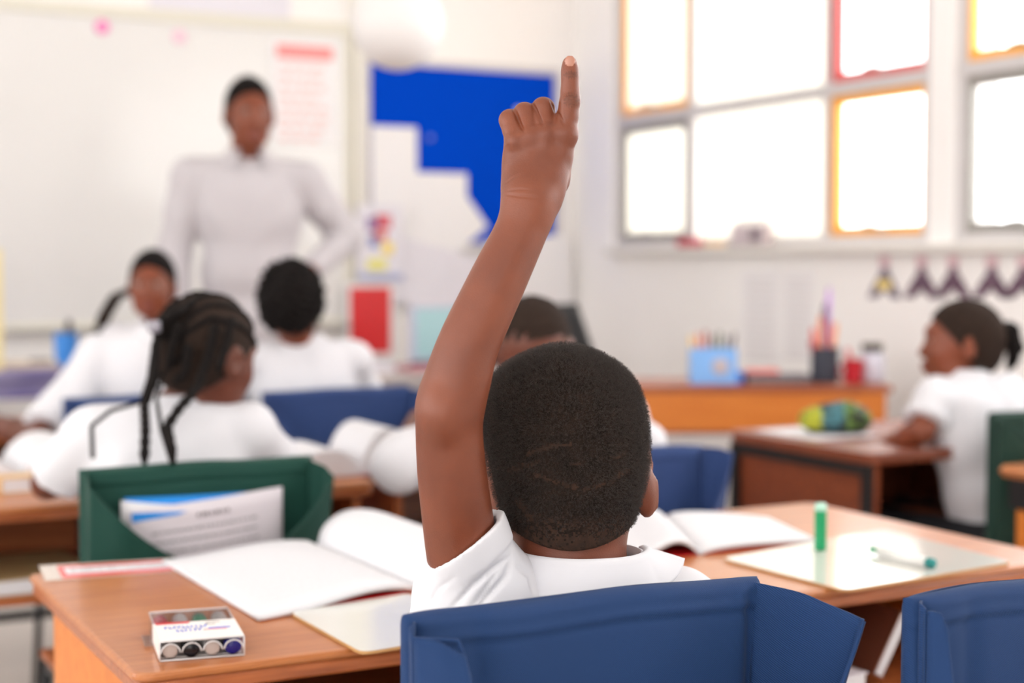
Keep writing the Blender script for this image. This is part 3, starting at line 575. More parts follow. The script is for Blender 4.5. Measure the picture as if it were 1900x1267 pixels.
# ------------------------------------------------------------ books and sheets on the near desk
ZT = Z1+.0005
def open_book(name, label, A, B, C_, D_, E_, F_, th=.008, humpL=.012, humpR=.03, cover=None, loose=0, lift=0):
    # left page A far-left, B near-left, C near-spine, D far-spine; right page D, C, F near-right, E far-right
    A, B, C_, D_, E_, F_ = [np.array(q, float) for q in (A, B, C_, D_, E_, F_)]; o = (A+B+C_+D_+E_+F_)/6; o[2] = ZT
    t = thing(name, label, 'book', tuple(o)); 
    def left(u, v, k=0):                           # u 0 outer edge .. 1 spine
        p = (A*(1-v)+B*v)*(1-u)+(D_*(1-v)+C_*v)*u; z = ZT+.001+th*(1-k*.15)*(.55+.45*u)+humpL*math.sin(math.pi*min(1, u*1.02)**1.8)*(.8+.2*v); z -= .010*max(0, (u-.93)/.07)**2
        return np.array([p[0], p[1], z])-o
    def right(u, v):                               # u 0 spine .. 1 outer
        p = (D_*(1-v)+C_*v)*(1-u)+(E_*(1-v)+F_*v)*u; z = ZT+.001+th*.8+humpR*math.sin(math.pi*min(1, u)**.62)*(1-.25*v)+lift*u; z -= .006*max(0, (.06-u)/.06)**2
        return np.array([p[0], p[1], z])-o
    def block(fn, nm, flat=False):
        nu, nv = 30, 12; g = G(); Pt = [[fn(i/nu, j/nv) for j in range(nv+1)] for i in range(nu+1)]; V = []
        for i in range(nu+1):
            for j in range(nv+1): V.append(Pt[i][j])
        for i in range(nu+1):
            for j in range(nv+1): q = Pt[i][j].copy(); q[2] = max(q[2]-(th if not flat else .0012), .0012) if not flat else q[2]-.003; V.append(q)
        K = (nu+1)*(nv+1); I = lambda i, j: i*(nv+1)+j; Fq = []
        for i in range(nu):
            for j in range(nv): Fq += [(I(i, j), I(i+1, j), I(i+1, j+1), I(i, j+1)), (K+I(i, j), K+I(i, j+1), K+I(i+1, j+1), K+I(i+1, j))]
        for i in range(nu): Fq += [(I(i, 0), K+I(i, 0), K+I(i+1, 0), I(i+1, 0)), (I(i, nv), I(i+1, nv), K+I(i+1, nv), K+I(i, nv))]
        for j in range(nv): Fq += [(I(0, j), I(0, j+1), K+I(0, j+1), K+I(0, j)), (I(nu, j), K+I(nu, j), K+I(nu, j+1), I(nu, j+1))]
        return g.add(V, Fq).obj(nm, M['paper'], t, smooth=True)
    pgl = block(left, 'left_pages'); block(right, 'right_pages', humpR > .02)
    g = G(); rr = random.Random(5)
    for k in range(13):
        v = .10+k*.062; u = .12
        while u < .82:
            l = rr.uniform(.02, .06); a, b = left(u, v), left(u+l, v); d = (C_-D_)/np.linalg.norm(C_-D_)*.0008
            up = np.array([0, 0, .0006]); g.add([a+up-d, b+up-d, b+up+d, a+up+d], [(0, 1, 2, 3)]); u += l+.015
    g.obj('pencil_lines', M['ink2'], pgl)
    cv = [A, B, C_, F_, E_, D_]
    if cover:
        g = G(); n = len(cv); V = []
        cen = sum(cv)/n
        for zz in (ZT, ZT+.0011): V += [np.array([*(cen+(q-cen)*.985)[:2], zz])-o for q in cv]
        Fq = [(i, (i+1) % 6, 6+(i+1) % 6, 6+i) for i in range(6)]+[(0, 5, 2, 1), (5, 4, 3, 2), (6, 7, 8, 11), (11, 8, 9, 10)]
        g.add(V, Fq).obj('cover', cover, t)
    return t
K = lambda px, py: PZ(px, py, ZT)
A, B, C_, D_ = K(302, 1046), K(480, 1154), K(778, 1096), K(588, 1013)
w_ = (np.linalg.norm(A-D_)); ex = unit(D_-A); E_ = D_+ex*.20; F_ = C_+ex*.22
open_book('exercise_book', 'open exercise book with a raised right page, left of the raised arm', A, B, C_, D_, E_, F_, th=.008, humpL=.010, humpR=.045, cover=M['red'])
A, B, C_, D_ = K(1125, 985), K(1160, 1046), K(1300, 1030), K(1235, 962); E_, F_ = K(1425, 965), K(1512, 1006)
open_book('reading_book', 'open book with a red cover right of the boy head', A, B, C_, D_, E_, F_, th=.006, humpL=.022, humpR=.008, cover=M['red'])
# small white slates
def slate(label, pts, m_edge, th=.004):
    Q = [np.array(q) for q in pts]; o = sum(Q)/4; t = thing('mini_whiteboard', label, 'whiteboard', tuple(o)); r = .018
    def ring(s, z):
        out = []
        for i in range(4):
            p = Q[i]; a = unit(Q[i-1]-p); b = unit(Q[(i+1) % 4]-p); p = p-(unit(p-o)*s)
            P0, P1 = p+a*r, p+b*r
            for k in range(7): q = k/6; x = (1-q)**2*P0+2*q*(1-q)*p+q*q*P1; out.append(np.array([x[0]-o[0], x[1]-o[1], z]))
        return out
    def sl(z0, z1, s):
        a, b = ring(s, z0), ring(s, z1); n = len(a); return G().add(a+b, [(i, (i+1) % n, n+(i+1) % n, n+i) for i in range(n)]+[tuple(range(n))[::-1], tuple(n+i for i in range(n))])
    sl(.0003, th-.0006, 0).obj('board_edge', m_edge, t); sl(th-.0005, th, .0015).obj('writing_face', M['wbs'], t)
K = lambda px, py: PZ(px, py, ZT)
me = mat('slate_edge', (196, 150, 96), 0.5)
slate('mini whiteboard slid under the exercise book, left of the chair', [K(536, 1141), K(672, 1217), K(850, 1186), K(760, 1105)], me)
slate('mini whiteboard with a green pen lying on it, right on the near desk', [K(1338, 1040), K(1568, 1100), K(1880, 1047), K(1640, 985)], me)
# green marker and its cap
gp = mat('green_plastic', (0, 148, 92), 0.35); gd = mat('teal_plastic', (0, 128, 126), 0.3)
b = PZ(1522, 1020, ZT+.0046); t = thing('marker_cap', 'green marker cap standing upright on the mini whiteboard', 'pen cap', tuple(b))
G().lathe([(.0086, 0), (.0092, .001), (.0092, .060)], 28).obj('cap_body', gp, t, smooth=False); G().lathe([(.0092, .0602), (.0092, .068), (.0075, .071), (.002, .072)], 28).obj('cap_end', mat('pale_green_plastic', (180, 226, 206), 0.2), t, smooth=True)
def marker(label, p0, p1, z, cap_col, body=None, open_=False, r=.0075, L=None, plug=None):
    p0 = np.array(p0); p1 = np.array(p1); d = unit(p1-p0); L = L or np.linalg.norm(p1-p0); o = p0.copy(); o[2] = z+r
    t = thing('marker_pen', label, 'pen', tuple(o)); W_ = M['plastic_white'] if body is None else body
    # p0 is the writing end
    if open_:
        G().tube([d*.0, d*.004, d*.006, d*.018, d*.022], [.0015, .0022, .0042, .0058, .0074], 20).obj('nib', cap_col, t, smooth=True)
        G().tube([d*.0221, d*(L-.012)], r, 24).obj('barrel', W_, t, smooth=True)
        G().tube([d*(L-.0119), d*(L-.002), d*L], [r*1.02, r*1.02, r*.8], 24).obj('end_plug', gd, t, smooth=True)
    else:
        G().tube([d*0, d*.002, d*.042], [r*.9, r*1.08, r*1.08], 24).obj('cap', cap_col, t, smooth=True); G().tube([d*.0421, d*(L-.008)], r, 24).obj('barrel', W_, t, smooth=True); G().tube([d*(L-.0079), d*(L-.001), d*L], [r, r, r*.8], 24).obj('end_plug', plug or cap_col, t, smooth=True)
    return t
a = PZ(1612, 1018, ZT+.012); b = PZ(1733, 1046, ZT+.012); marker('uncapped white marker pen with a green nib on the mini whiteboard', a, b, ZT+.0046, gp, open_=True)
# clear pack of markers
fl, fr = PZ(297, 1228, ZT), PZ(453, 1216, ZT); e1 = unit(fr-fl); wpk = np.linalg.norm(fr-fl); bl = PZ(252, 1150, ZT); e2 = np.array([-e1[1], e1[0], 0]); lpk = abs((bl-fl)@e2)+.02; lpk = .150; hp = .022
ang = math.atan2(e1[1], e1[0]); o = (fl+fr)/2+e2*lpk/2; print('pack', wpk, lpk)
clearp = bpy.data.materials.new('clear_film'); clearp.use_nodes = True; nt = clearp.node_tree; nt.nodes.remove(nt.nodes['Principled BSDF'])
tt = nt.nodes.new('ShaderNodeBsdfTransparent'); tt.inputs[0].default_value = (.93, .92, .93, 1); gg = nt.nodes.new('ShaderNodeBsdfGlossy'); gg.inputs['Roughness'].default_value = 0.12
fr_ = nt.nodes.new('ShaderNodeLayerWeight'); fr_.inputs[0].default_value = .12; mx = nt.nodes.new('ShaderNodeMixShader'); nt.links.new(fr_.outputs[1], mx.inputs[0]); nt.links.new(tt.outputs[0], mx.inputs[1]); nt.links.new(gg.outputs[0], mx.inputs[2]); nt.links.new(mx.outputs[0], nt.nodes['Material Output'].inputs[0])
t = thing('marker_pack', 'clear plastic pack of markers with a white printed sleeve near the desk corner', 'pack', tuple(o), ang)
hw = wpk/2; hl = lpk/2; th = .0007
g = G(); g.box((-hw, -hl, hp-th), (hw, hl, hp)).box((-hw, -hl, 0), (hw, hl, th)).box((-hw, -hl, th), (-hw+th, hl, hp-th)).box((hw-th, -hl, th), (hw, hl, hp-th)).box((-hw+th, hl-th, th), (hw-th, hl, hp-th))
g.box((-hw, -hl, hp-.004), (hw, -hl+th, hp-th)).obj('clear_case', clearp, t)
g = G()                                            # front wall with arches over the four pen ends, and the hanging tab
for k in range(4):
    x = -hw+wpk*(k+.5)/4
    g.tube([(x+.0105*math.cos(a), -hl-.0006, .0085+.0105*math.sin(a)) for a in np.linspace(math.pi*.98, math.pi*.02, 16)], .0009, 6)
g.tube([(-hw, -hl, .001), (hw, -hl, .001)], .001, 6).tube([(-hw, -hl, hp), (hw, -hl, hp)], .0009, 6).tube([(-hw, -hl, 0), (-hw, -hl, hp)], .0009, 6).tube([(hw, -hl, 0), (hw, -hl, hp)], .0009, 6)
g.tube([(-hw, -hl, hp), (-hw, hl, hp)], .0008, 6).tube([(-hw, hl, hp), (hw, hl, hp)], .0009, 6).tube([(hw, hl, hp), (hw, -hl, hp)], .0008, 6)
g.obj('moulded_rim', mat('frosty_plastic', (216, 212, 212), 0.15), t, smooth=True)
G().box((-hw-.0006, -hl+.002, hp+.0001), (hw+.0006, hl*.15, hp+.0008)).box((-hw-.0012, -hl+.002, .002), (-hw-.0004, hl*.15, hp+.0008)).obj('printed_sleeve', mat('sleeve_card', (236, 230, 226), 0.5), t)
G().box((-hw+.0014, -hl+.01, .0009), (hw-.0014, hl-.004, .0018)).obj('inner_tray', mat('tray_plastic', (214, 206, 202), 0.3), t)
G().box((-hw+.002, hl*.05, hp+.0009), (-.006, hl*.15, hp+.0013)).obj('red_stripe', M['red'], t)
g = G(); rr = random.Random(11)
for (zy, xs, xe) in ((-.020, -.036, .012), (-.036, -.024, .002)):
    x = xs
    while x < xe:
        sgn = rr.choice((0, 1, 2)); y = zy
        g.box((x, y, hp+.0009), (x+.0013, y+.010, hp+.0013))
        if sgn: g.box((x, y+(.008 if sgn == 1 else 0), hp+.0009), (x+.0036, y+(.010 if sgn == 1 else .002), hp+.0013))
        x += .0050
g.box((.012, -.030, hp+.0009), (.037, -.026, hp+.0013)); g.obj('blue_lettering', mat('blue_print', (40, 90, 210), 0.5), t)
G().box((.006, -.036, hp+.0009), (.032, -.033, hp+.0013)).obj('red_underline', M['pinkred'], t)
G().tube([(.02+.008*math.cos(a), -.004+.006*math.sin(a), hp+.001) for a in np.linspace(.2, 5.0, 14)], .0004, 5).obj('line_drawing', mat('black_print', (80, 80, 80), .6), t)
G().box((-hw-.012, -hl*.2, .003), (-hw-.0014, hl*.5, .0045), bev=.0006).obj('hanging_tab', clearp, t)
cols = [('red', (206, 40, 60), 0), ('black', (26, 26, 32), 1), ('green', (20, 140, 100), 0), ('dark blue', (34, 30, 120), 1)]
for k, (cn, cc, front) in enumerate(cols):
    x = -hw+wpk*(k+.5)/4; c = o+e1*x; r = .0092
    a, b = c-e2*(hl-.004), c+e2*(hl-.003)
    marker('%s-capped marker in the clear pack, its cap at the %s end' % (cn, 'near' if front else 'far'), a if front else b, b if front else a, ZT+.0020, mat(cn.replace(' ', '_')+'_cap_plastic', cc, 0.25), r=r if front else .0085, plug=mat('beige_plug', (196, 180, 172), .5))
# laminated name strip
A, B, C_, D_ = K(72, 1050), K(84, 1078), K(352, 1058), K(330, 1036)
def quad_card(par, nm, pts, z0, z1, m, o):
    V = [np.array([p[0], p[1], z0+ZT])-o for p in pts]+[np.array([p[0], p[1], z1+ZT])-o for p in pts]
    return G().add(V, [(0, 1, 2, 3), (4, 5, 6, 7), (0, 1, 5, 4), (1, 2, 6, 5), (2, 3, 7, 6), (3, 0, 4, 7)]).obj(nm, m, par)
o = (A+B+C_+D_)/4; o[2] = ZT; t = thing('name_strip', 'red bordered laminated name strip at the back edge of the near desk', 'label strip', tuple(o))
lerp2 = lambda u, v: (A*(1-v)+B*v)*(1-u)+(D_*(1-v)+C_*v)*u
def sub(u0, v0, u1, v1): return [lerp2(u0, v0), lerp2(u0, v1), lerp2(u1, v1), lerp2(u1, v0)]
quad_card(t, 'clear_sleeve', sub(0, 0, 1, 1), 0, .0005, mat('laminate', (206, 190, 176), 0.15), o); quad_card(t, 'red_border', sub(.12, .12, .99, .94), .0006, .0009, mat('red_print', (226, 74, 70), 0.25), o); quad_card(t, 'white_panel', sub(.16, .3, .93, .72), .001, .0013, M['paper'], o)
g = G(); rr = random.Random(2); u = .2
while u < .88:
    l = .016; q = sub(u, .38, u+.006, .62); V = [np.array([p[0], p[1], ZT+.0015])-o for p in q]; g.add(V, [(0, 1, 2, 3)])
    if rr.random() < .6: q = sub(u, .38, u+.014, .44); g.add([np.array([p[0], p[1], ZT+.0015])-o for p in q], [(0, 1, 2, 3)])
    u += l+(.02 if rr.random() < .15 else .004)
g.obj('lettering', M['ink'], t)
# things inside the near desk shelf
zs_ = Z1-.028-.14
def closed_book(name, label, loc, rz, w, d, h, mc, cat='book', tilt=0):
    t = thing(name, label, cat, loc, rz); t.rotation_euler = (0, tilt, rz)
    G().box((-w/2+.002, -d/2+.002, .002), (w/2-.003, d/2-.002, h-.002)).obj('pages', M['paper'], t); G().box((-w/2, -d/2, h-.0019), (w/2, d/2, h)).box((-w/2, -d/2, 0), (w/2, d/2, .0019)).box((-w/2-.001, -d/2, 0), (-w/2+.0015, d/2, h)).obj('cover', mc, t); return t
yk = D1['y0']+.16
closed_book('exercise_book', 'white-edged book in the near desk shelf between the two blue chairs', (1.33, yk, zs_+.001), .12, .20, .26, .03, M['paper2'])
closed_book('exercise_book', 'brown book leaning in the near desk shelf beside the empty chair', (1.50, yk+.02, zs_+.012), -.1, .02, .22, .10, mat('brown_cover', (120, 70, 50), 0.6), tilt=.5)
# shelf of the second row desk
zs2 = Z1-.028-.14
p = PZ(50, 1062, zs2+.005); closed_book('exercise_book', 'tan exercise book lying in the shelf at the left picture edge', (p[0]-.02, Y2+.16, zs2+.001), .05, .22, .26, .030, mat('tan_cover', (176, 150, 104), 0.6))
p = PZ(120, 990, zs2+.05); closed_book('exercise_book', 'dark red book standing in the shelf beside the green chair', (p[0]+.03, Y2+.22, zs2+.001), .0, .03, .18, .10, mat('maroon_cover', (92, 20, 30), 0.6))
# on the second row desk
p = PZ(52, 914, ZT); closed_book('wooden_box', 'tan flat box on the desk at the left picture edge', (p[0]+.0, p[1]+.035, ZT), .05, .10, .06, .030, mat('tan_box', (214, 176, 122), 0.6), cat='box')
def pillow_book(label, Apx, w, d, rz, hump, m='paper'):
    o = PZ(*Apx, ZT); o[2] = ZT; t = thing('exercise_book', label, 'book', tuple(o), rz)
    for s in (-1, 1):
        n = 18; top = [(s*w/2*i/n, .010+hump*(1 if s > 0 else .55)*math.sin(math.pi*(i/n)**.75)) for i in range(n+1)]; V = []; Fq = []
        for y in (-d/2, d/2): V += [(x, y+.006*math.sin(x*40), z) for x, z in top]+[(x, y+.006*math.sin(x*40), .0025) for x, z in top]
        k = n+1
        for i in range(n): Fq += [(i, i+1, 2*k+i+1, 2*k+i), (k+i, 3*k+i, 3*k+i+1, k+i+1), (i, k+i, k+i+1, i+1), (2*k+i, 2*k+i+1, 3*k+i+1, 3*k+i)]
        Fq += [(0, 2*k, 3*k, k), (n, k+n, 3*k+n, 2*k+n)]
        G().add(V, Fq).obj('left_pages' if s < 0 else 'right_pages', M[m], t, smooth=False)
    G().box((-w/2, -d/2, .0005), (w/2, d/2, .002)).obj('cover', M['red'], t)
pillow_book('open white book with high curling pages between the girl with braids and the raised arm', (636, 872), .34, .20, 0, .085)
pillow_book('open white book on the desk at the left edge beside the girl with braids', (20, 880), .40, .26, .0, .065)
# papers in the green chair pocket
t = thing('paper_sheaf', 'printed papers and a blue-topped sheet standing in the green chair pocket', 'papers', (GC['cx'], GC['y'], .0))
yy = -.030; hw = GC['w']/2
def fnA(u, v):
    x = -.130+.252*u; z = .752-.10*v*1.9+(-.018*(1-u)**1.4+.004*max(0, u-.55)*2); return np.array([x+.004, yy-.010-.012*math.sin(math.pi*u), z-.03*(1-v)*0])
def fnB(u, v):
    x = -.132+.222*u; z = .752-.19*v-.006*u; return np.array([x, yy+.002-.006*math.sin(math.pi*u*1.3), z])
G().sheet(lambda u, v: fnB(u, v)+np.array([.004, .003, .001]), 20, 6, .0006).obj('blue_sheet', mat('blue_header', (0, 130, 214), 0.5), t, smooth=True)
G().sheet(lambda u, v: np.array([fnB(u, v)[0]-.003, fnB(u, v)[1]-.003, fnB(u, v)[2]-.002-.010*max(0, math.sin(math.pi*(u*1.0)))*(1-v)]), 20, 6, .0006).obj('white_sheet', M['paper'], t, smooth=True)
fr = G().sheet(fnA, 24, 8, .0006).obj('front_sheet', mat('shaded_paper', (206, 199, 205), 0.7), t, smooth=True)  # shade over the chair pocket painted into this paper as a darker tone
G().add([fnA(u, v)+np.array([0, -.0012, 0]) for u, v in ((.02, .02), (.36, .07), (.02, .10), (.30, .09))], [(0, 1, 3, 2)]).obj('blue_stripe', mat('blue_header2', (0, 130, 214), 0.5), t)
g = G(); rr = random.Random(8)
def txt(u0, u1, v, hgt, g):
    u = u0
    while u < u1: l = rr.uniform(.015, .045); g.add([fnA(u, v)+[0, -.001, 0], fnA(u+l, v)+[0, -.001, 0], fnA(u+l, v)+[0, -.001, -hgt], fnA(u, v)+[0, -.001, -hgt]], [(0, 1, 2, 3)]); u += l+.01
txt(.42, .62, .10, .006, g); g.obj('heading', mat('dark_print', (120, 112, 116), .8), fr)
g = G()
for k in range(8): txt(.14, .82, .21+k*.085, .0040, g)
g.obj('text_lines', M['ink'], fr)
# ------------------------------------------------------------ orange table by the right wall with its things
cT = P(1415, 716, 4.8); zT = cT[2]; wT = abs((P(1645, 716, 4.8)-P(1120, 716, 4.8))@R_); mid = (P(1645, 716, 4.8)+P(1120, 716, 4.8))/2; dT = .36
t = thing('side_table', 'long orange wooden table standing at an angle by the right wall', 'table', (mid[0], mid[1], 0), -YAW)
G().box((-wT/2-.02, 0, zT-.022), (wT/2+.02, dT, zT), bev=.004).obj('tabletop', mat('table_red_wood', (164, 90, 58), 0.35, c2=(150, 78, 48), nscale=8, coat=.2), t)
hb = abs(P(1415, 800, 4.8)[2]-zT); G().box((-wT/2, .008, zT-hb), (wT/2-.09, .026, zT-.022)).obj('front_panel', M['wood_orange'], t); G().box((wT/2-.089, .004, zT-hb-.02), (wT/2, .034, zT-.022)).obj('end_panel', M['wood_orange'], t)
G().box((-wT/2, .006, zT-hb-.012), (wT/2-.09, .030, zT-hb)).obj('lower_rail', M['wood_dark'], t); G().box((-wT/2, .026, zT-hb), (wT/2, dT-.01, zT-hb+.012)).obj('inner_shelf', M['wood_edge'], t)
for x in (-wT/2+.02, wT/2-.02):
    for y in (.04, dT-.03): G().box((x-.018, y-.018, 0), (x+.018, y+.018, zT-hb), bev=.003).obj('leg', M['wood_dark'], t)
def ont(px, d, z=None): q = P(px, 700, d); return np.array([q[0], q[1], zT+.0005])
q = ont(1322, 4.90); t = thing('pencil_tray', 'light blue desk tidy with a round beige badge on the orange table', 'desk tidy', tuple(q), -YAW)
lb = mat('light_blue_plastic', (134, 186, 246), 0.4); s = 4.9/FPX; hw = 42*s; g = G(); hh = 66*s
g.box((-hw, -.04, 0), (hw, -.036, hh)).box((-hw, .036, 0), (hw, .04, hh)).box((-hw, -.036, 0), (-hw+.004, .036, hh)).box((hw-.004, -.036, 0), (hw, .036, hh)).box((-hw, -.04, 0), (hw, .04, .004)).box((-.003, -.036, 0), (.003, .036, hh)).obj('box', lb, t)
bd_ = G().lathe([(.027, 0), (.026, .004), (.02, .005)], 24).obj('badge', mat('beige_badge', (196, 184, 190), .5), t); bd_.rotation_euler = (math.pi/2, 0, 0); bd_.location = (.02, -.040, hh*.5)
G().box((hw, -.03, 0), (hw+.02, .03, hh*.35), bev=.004).obj('side_pocket', mat('blue_plastic', (60, 120, 220), .4), t)
pc = [(236, 190, 90, 'yellow'), (220, 110, 60, 'orange'), (170, 50, 40, 'red'), (60, 40, 40, 'brown'), (70, 90, 60, 'green'), (90, 90, 100, 'grey'), (80, 60, 70, 'dark')]
def stick(label, base, tip, r, m, cat='pencil', name='pencil', tipm=None):
    t = thing(name, label, cat, tuple(base)); d = np.array(tip)-np.array(base); G().tube([(0, 0, 0), d*.93], r, 8).obj('shaft', m, t, smooth=True); G().tube([d*.93, d], [r, r*.25], 8).obj('tip', tipm or m, t, smooth=True); return t
rotC = rotz(-YAW); descr = ['leftmost in', 'second from left in', 'third from left in', 'in the middle of', 'fifth from left in', 'sixth from left in', 'rightmost in']
for i, (r_, g_, b_, n_) in enumerate(pc):
    xx = -hw+.02+i*(2*hw-.04)/6; bz = q+rotC@np.array([xx, .0, .006]); tp = bz+rotC@np.array([(i-3)*.006, .005, hh+.035+.02*((i*37) % 5)/5])
    stick('%s pencil, %s the light blue desk tidy' % (n_, descr[i]), bz, tp, .0055, mat(n_+'_pencil', (r_, g_, b_), .5))
q = ont(1440, 4.92); wv = 62*s; t = thing('ring_binder', 'dark grey flat binder between the desk tidy and the dark cup', 'binder', tuple(q), -YAW); G().box((-wv, -.05, 0), (wv, .06, .028), bev=.004).obj('cover', mat('slate_card', (74, 76, 92), .5), t); G().box((-wv+.01, -.052, .006), (wv-.01, .05, .022)).obj('pages', mat('grey_pages', (130, 120, 120), .7), t)
q2_ = q+rotC@np.array([-.045, .0, .0285]); t = tag(G().box((-.055, -.03, 0), (.05, .03, .016), bev=.003).obj('pencil_box', mat('salmon_tin', (230, 130, 120), .4), loc=tuple(q2_), rz=-YAW), 'salmon red flat tin lying on the grey binder', 'tin')
q = ont(1530, 4.93); t = thing('pen_cup', 'tall dark grey cup full of red and orange markers', 'cup', tuple(q), -YAW)
r = 26*s; prof = [(r*.92, 0), (r, .01), (r, .115), (r*.93, .115), (r*.9, .01)]; G().lathe(prof, 28).obj('cup_body', mat('charcoal_plastic', (48, 52, 66), .4), t, smooth=False)
ms = [((214, 60, 50), 'red', -.03, .17), ((240, 150, 110), 'peach', -.012, .21), ((206, 70, 60), 'coral', .012, .20), ((244, 170, 120), 'pale orange', .026, .185), ((160, 30, 50), 'crimson', -.034, .13), ((80, 50, 80), 'plum', -.002, .25), ((196, 150, 220), 'lilac', .010, .30)]
wh = ['leftmost upright', 'second', 'central', 'rightmost', 'lowest', 'tall', 'tallest']
for (cc, n_, dx, hh2), wd in zip(ms, wh):
    bz = q+rotC@np.array([dx*.5, 0, .008]); tp = bz+rotC@np.array([dx*.9, .01*(1 if dx > 0 else -1), hh2]); stick('%s marker, the %s one in the dark grey cup' % (n_, wd), bz, tp, .008, mat(n_.replace(' ', '_')+'_marker', cc, .4), 'marker', 'marker_pen')
q = ont(1583, 4.92); t = thing('red_mug', 'red mug with a tilted red handle beside the white jar', 'mug', tuple(q), -YAW); G().lathe([(.026, 0), (.030, .004), (.032, .075), (.029, .075), (.026, .008)], 28).obj('mug_body', mat('red_glaze', (190, 14, 36), .3), t, smooth=False)
G().tube([(-.03, 0, .06), (-.045, 0, .05), (-.045, 0, .03), (-.03, 0, .018)], .005, 8).obj('handle', mat('red_glaze2', (190, 14, 36), .3), t, smooth=True)
bz = q+np.array([0, 0, .012]); stick('pinkish red brush leaning in the red mug', bz, bz+rotC@np.array([-.02, .0, .10]), .008, mat('rose_plastic', (214, 90, 96), .4), 'brush', 'paint_brush')
q = ont(1618, 4.95); t = thing('glue_jar', 'white jar with a dark lid at the right end of the orange table', 'jar', tuple(q), -YAW); G().lathe([(.036, 0), (.040, .006), (.040, .085), (.030, .096), (.030, .1)], 28).obj('jar_body', mat('milky_plastic', (214, 212, 226), .3), t, smooth=True); G().lathe([(.033, .1005), (.034, .102), (.034, .122), (.031, .125)], 28).obj('lid', mat('dark_olive_lid', (74, 66, 48), .5), t, smooth=False)
# ------------------------------------------------------------ right hand desk things
ZR = Z1+.0205
a, b, c, d = PZ(1372, 795, ZR), PZ(1470, 812, ZR), PZ(1520, 788, ZR), PZ(1418, 776, ZR)
o = (a+b+c+d)/4; t = thing('paper_sheet', 'white sheet of paper on the dark brown desk left of the pencil case', 'paper', tuple(o)); G().box((-.10, -.12, 0), (.10, .12, .002)).obj('sheet', M['paper'], t)
t.location = (DR['x0']+.15, DR['y1']-.17, ZR)
q = PZ(1548, 808, ZR); t = thing('pencil_case', 'yellow, teal and green patterned pencil case on the dark brown desk', 'pencil case', (q[0]+.03, q[1]+.03, ZR), math.radians(-28))
S = SDF((-.16, -.09, -.01), (.16, .09, .13), .004); S.ell((0, 0, .035), (.085, .045, .038), .02); S.cap((-.055, 0, .032), (.055, 0, .03), .028, .025, .02); S.ell((.015, .0, .055), (.045, .03, .022), .02); S.clipz(.001)
S.wrinkle(.003, 60, 3)
cm = [mat('case_lime', (170, 174, 36), .6, c2=(70, 74, 40), nscale=50, ramp=(.5, .62)), mat('case_teal', (70, 130, 140), .6, c2=(30, 40, 44), nscale=55, ramp=(.42, .6)), mat('case_green', (104, 140, 56), .6, c2=(24, 30, 20), nscale=60, ramp=(.4, .55)), mat('case_black', (26, 24, 24), .6)]
def cmi(c):
    m = np.where(c[:, 0] < -.04, 0, np.where(c[:, 0] < .015, 1, 2)); m = np.where(c[:, 2] < .014, 3, m); return m
sdf_obj(S, 'case_body', cm, t, midx=cmi)
G().tube([(-.075, .0, .056), (-.03, .0, .073), (.02, 0, .080), (.07, 0, .056)], .0025, 6).obj('zip', mat('zip_dark', (40, 50, 60), .4), t, smooth=True)
# ------------------------------------------------------------ tables along the front wall
def plain_table(label, x0, x1, y0, y1, z, mtop, name='table', mleg=None):
    t = thing(name, label, 'table', ((x0+x1)/2, (y0+y1)/2, 0)); hx, hy = (x1-x0)/2, (y1-y0)/2
    G().box((-hx, -hy, z-.03), (hx, hy, z), bev=.004).obj('tabletop', mtop, t)
    G().box((-hx+.03, -hy+.03, z-.1), (hx-.03, -hy+.05, z-.03)).obj('apron', mtop, t); legs(t, (-hx+.04, hx-.04), (-hy+.04, hy-.04), z-.03, .018, mleg); return t
zq = PY(50, 688, 5.45)[2]; plain_table('lavender topped table against the wall under the whiteboard', -.4, 1.30, 5.45, 5.95, zq, mat('lavender_cloth', (150, 142, 178), .8, c2=(110, 100, 150), nscale=6))
def on_y(px, y, z): q = PY(px, 600, y); return np.array([q[0], y, z+.0005])
q = on_y(122, 5.6, zq); t = thing('blue_cup', 'bright blue cup on the lavender table', 'cup', tuple(q)); G().lathe([(.030, 0), (.038, .004), (.043, .12), (.040, .12), (.034, .01)], 24).obj('cup_body', mat('azure_plastic', (64, 146, 232), .4), t); 
stick('dark brush standing in the bright blue cup', q+[0, 0, .012], q+[.012, 0, .17], .012, mat('dark_bristle', (50, 36, 60), .6), 'brush', 'paint_brush')
q = on_y(150, 5.66, zq); t = thing('teal_bowl', 'teal bowl beside the bright blue cup', 'bowl', tuple(q)); G().lathe([(.03, 0), (.034, .004), (.055, .07), (.052, .07), (.03, .01)], 24).obj('bowl_body', mat('teal_glaze', (30, 164, 164), .4), t)
q = on_y(74, 5.6, zq); tag(G().box((-.035, -.03, 0), (.035, .03, .03), bev=.004).obj('stapler_box', mat('taupe_card', (120, 110, 104), .6), loc=tuple(q)), 'small taupe box left of the blue cup on the lavender table', 'box')
tag(G().box((-.12, -.10, 0), (.12, .10, .02), bev=.003).obj('paper_pile', mat('beige_paper', (226, 210, 190), .7), loc=tuple(on_y(35, 5.65, zq))), 'low pile of beige paper at the left end of the lavender table', 'paper')
t = thing('display_stand', 'tall yellowish panel cut by the left picture edge', 'stand', tuple(on_y(-2, 5.5, zq))); G().box((-.03, -.01, 0), (.012, .01, .42), bev=.003).obj('panel', mat('pale_yellow_board', (240, 222, 170), .6), t)
zq2 = PY(780, 676, 5.5)[2]; plain_table('pale teacher table below the notice board', 1.75, 3.0, 5.2, 5.75, zq2-.01, mat('pale_table', (206, 198, 196), .5))
q = PY(790, 668, 5.5); t = thing('laptop', 'open laptop with a light teal screen below the notice board', 'laptop', (PY(838, 668, 5.5)[0], 5.46, zq2-.009), math.radians(0)); sc_ = 5.9/FPX
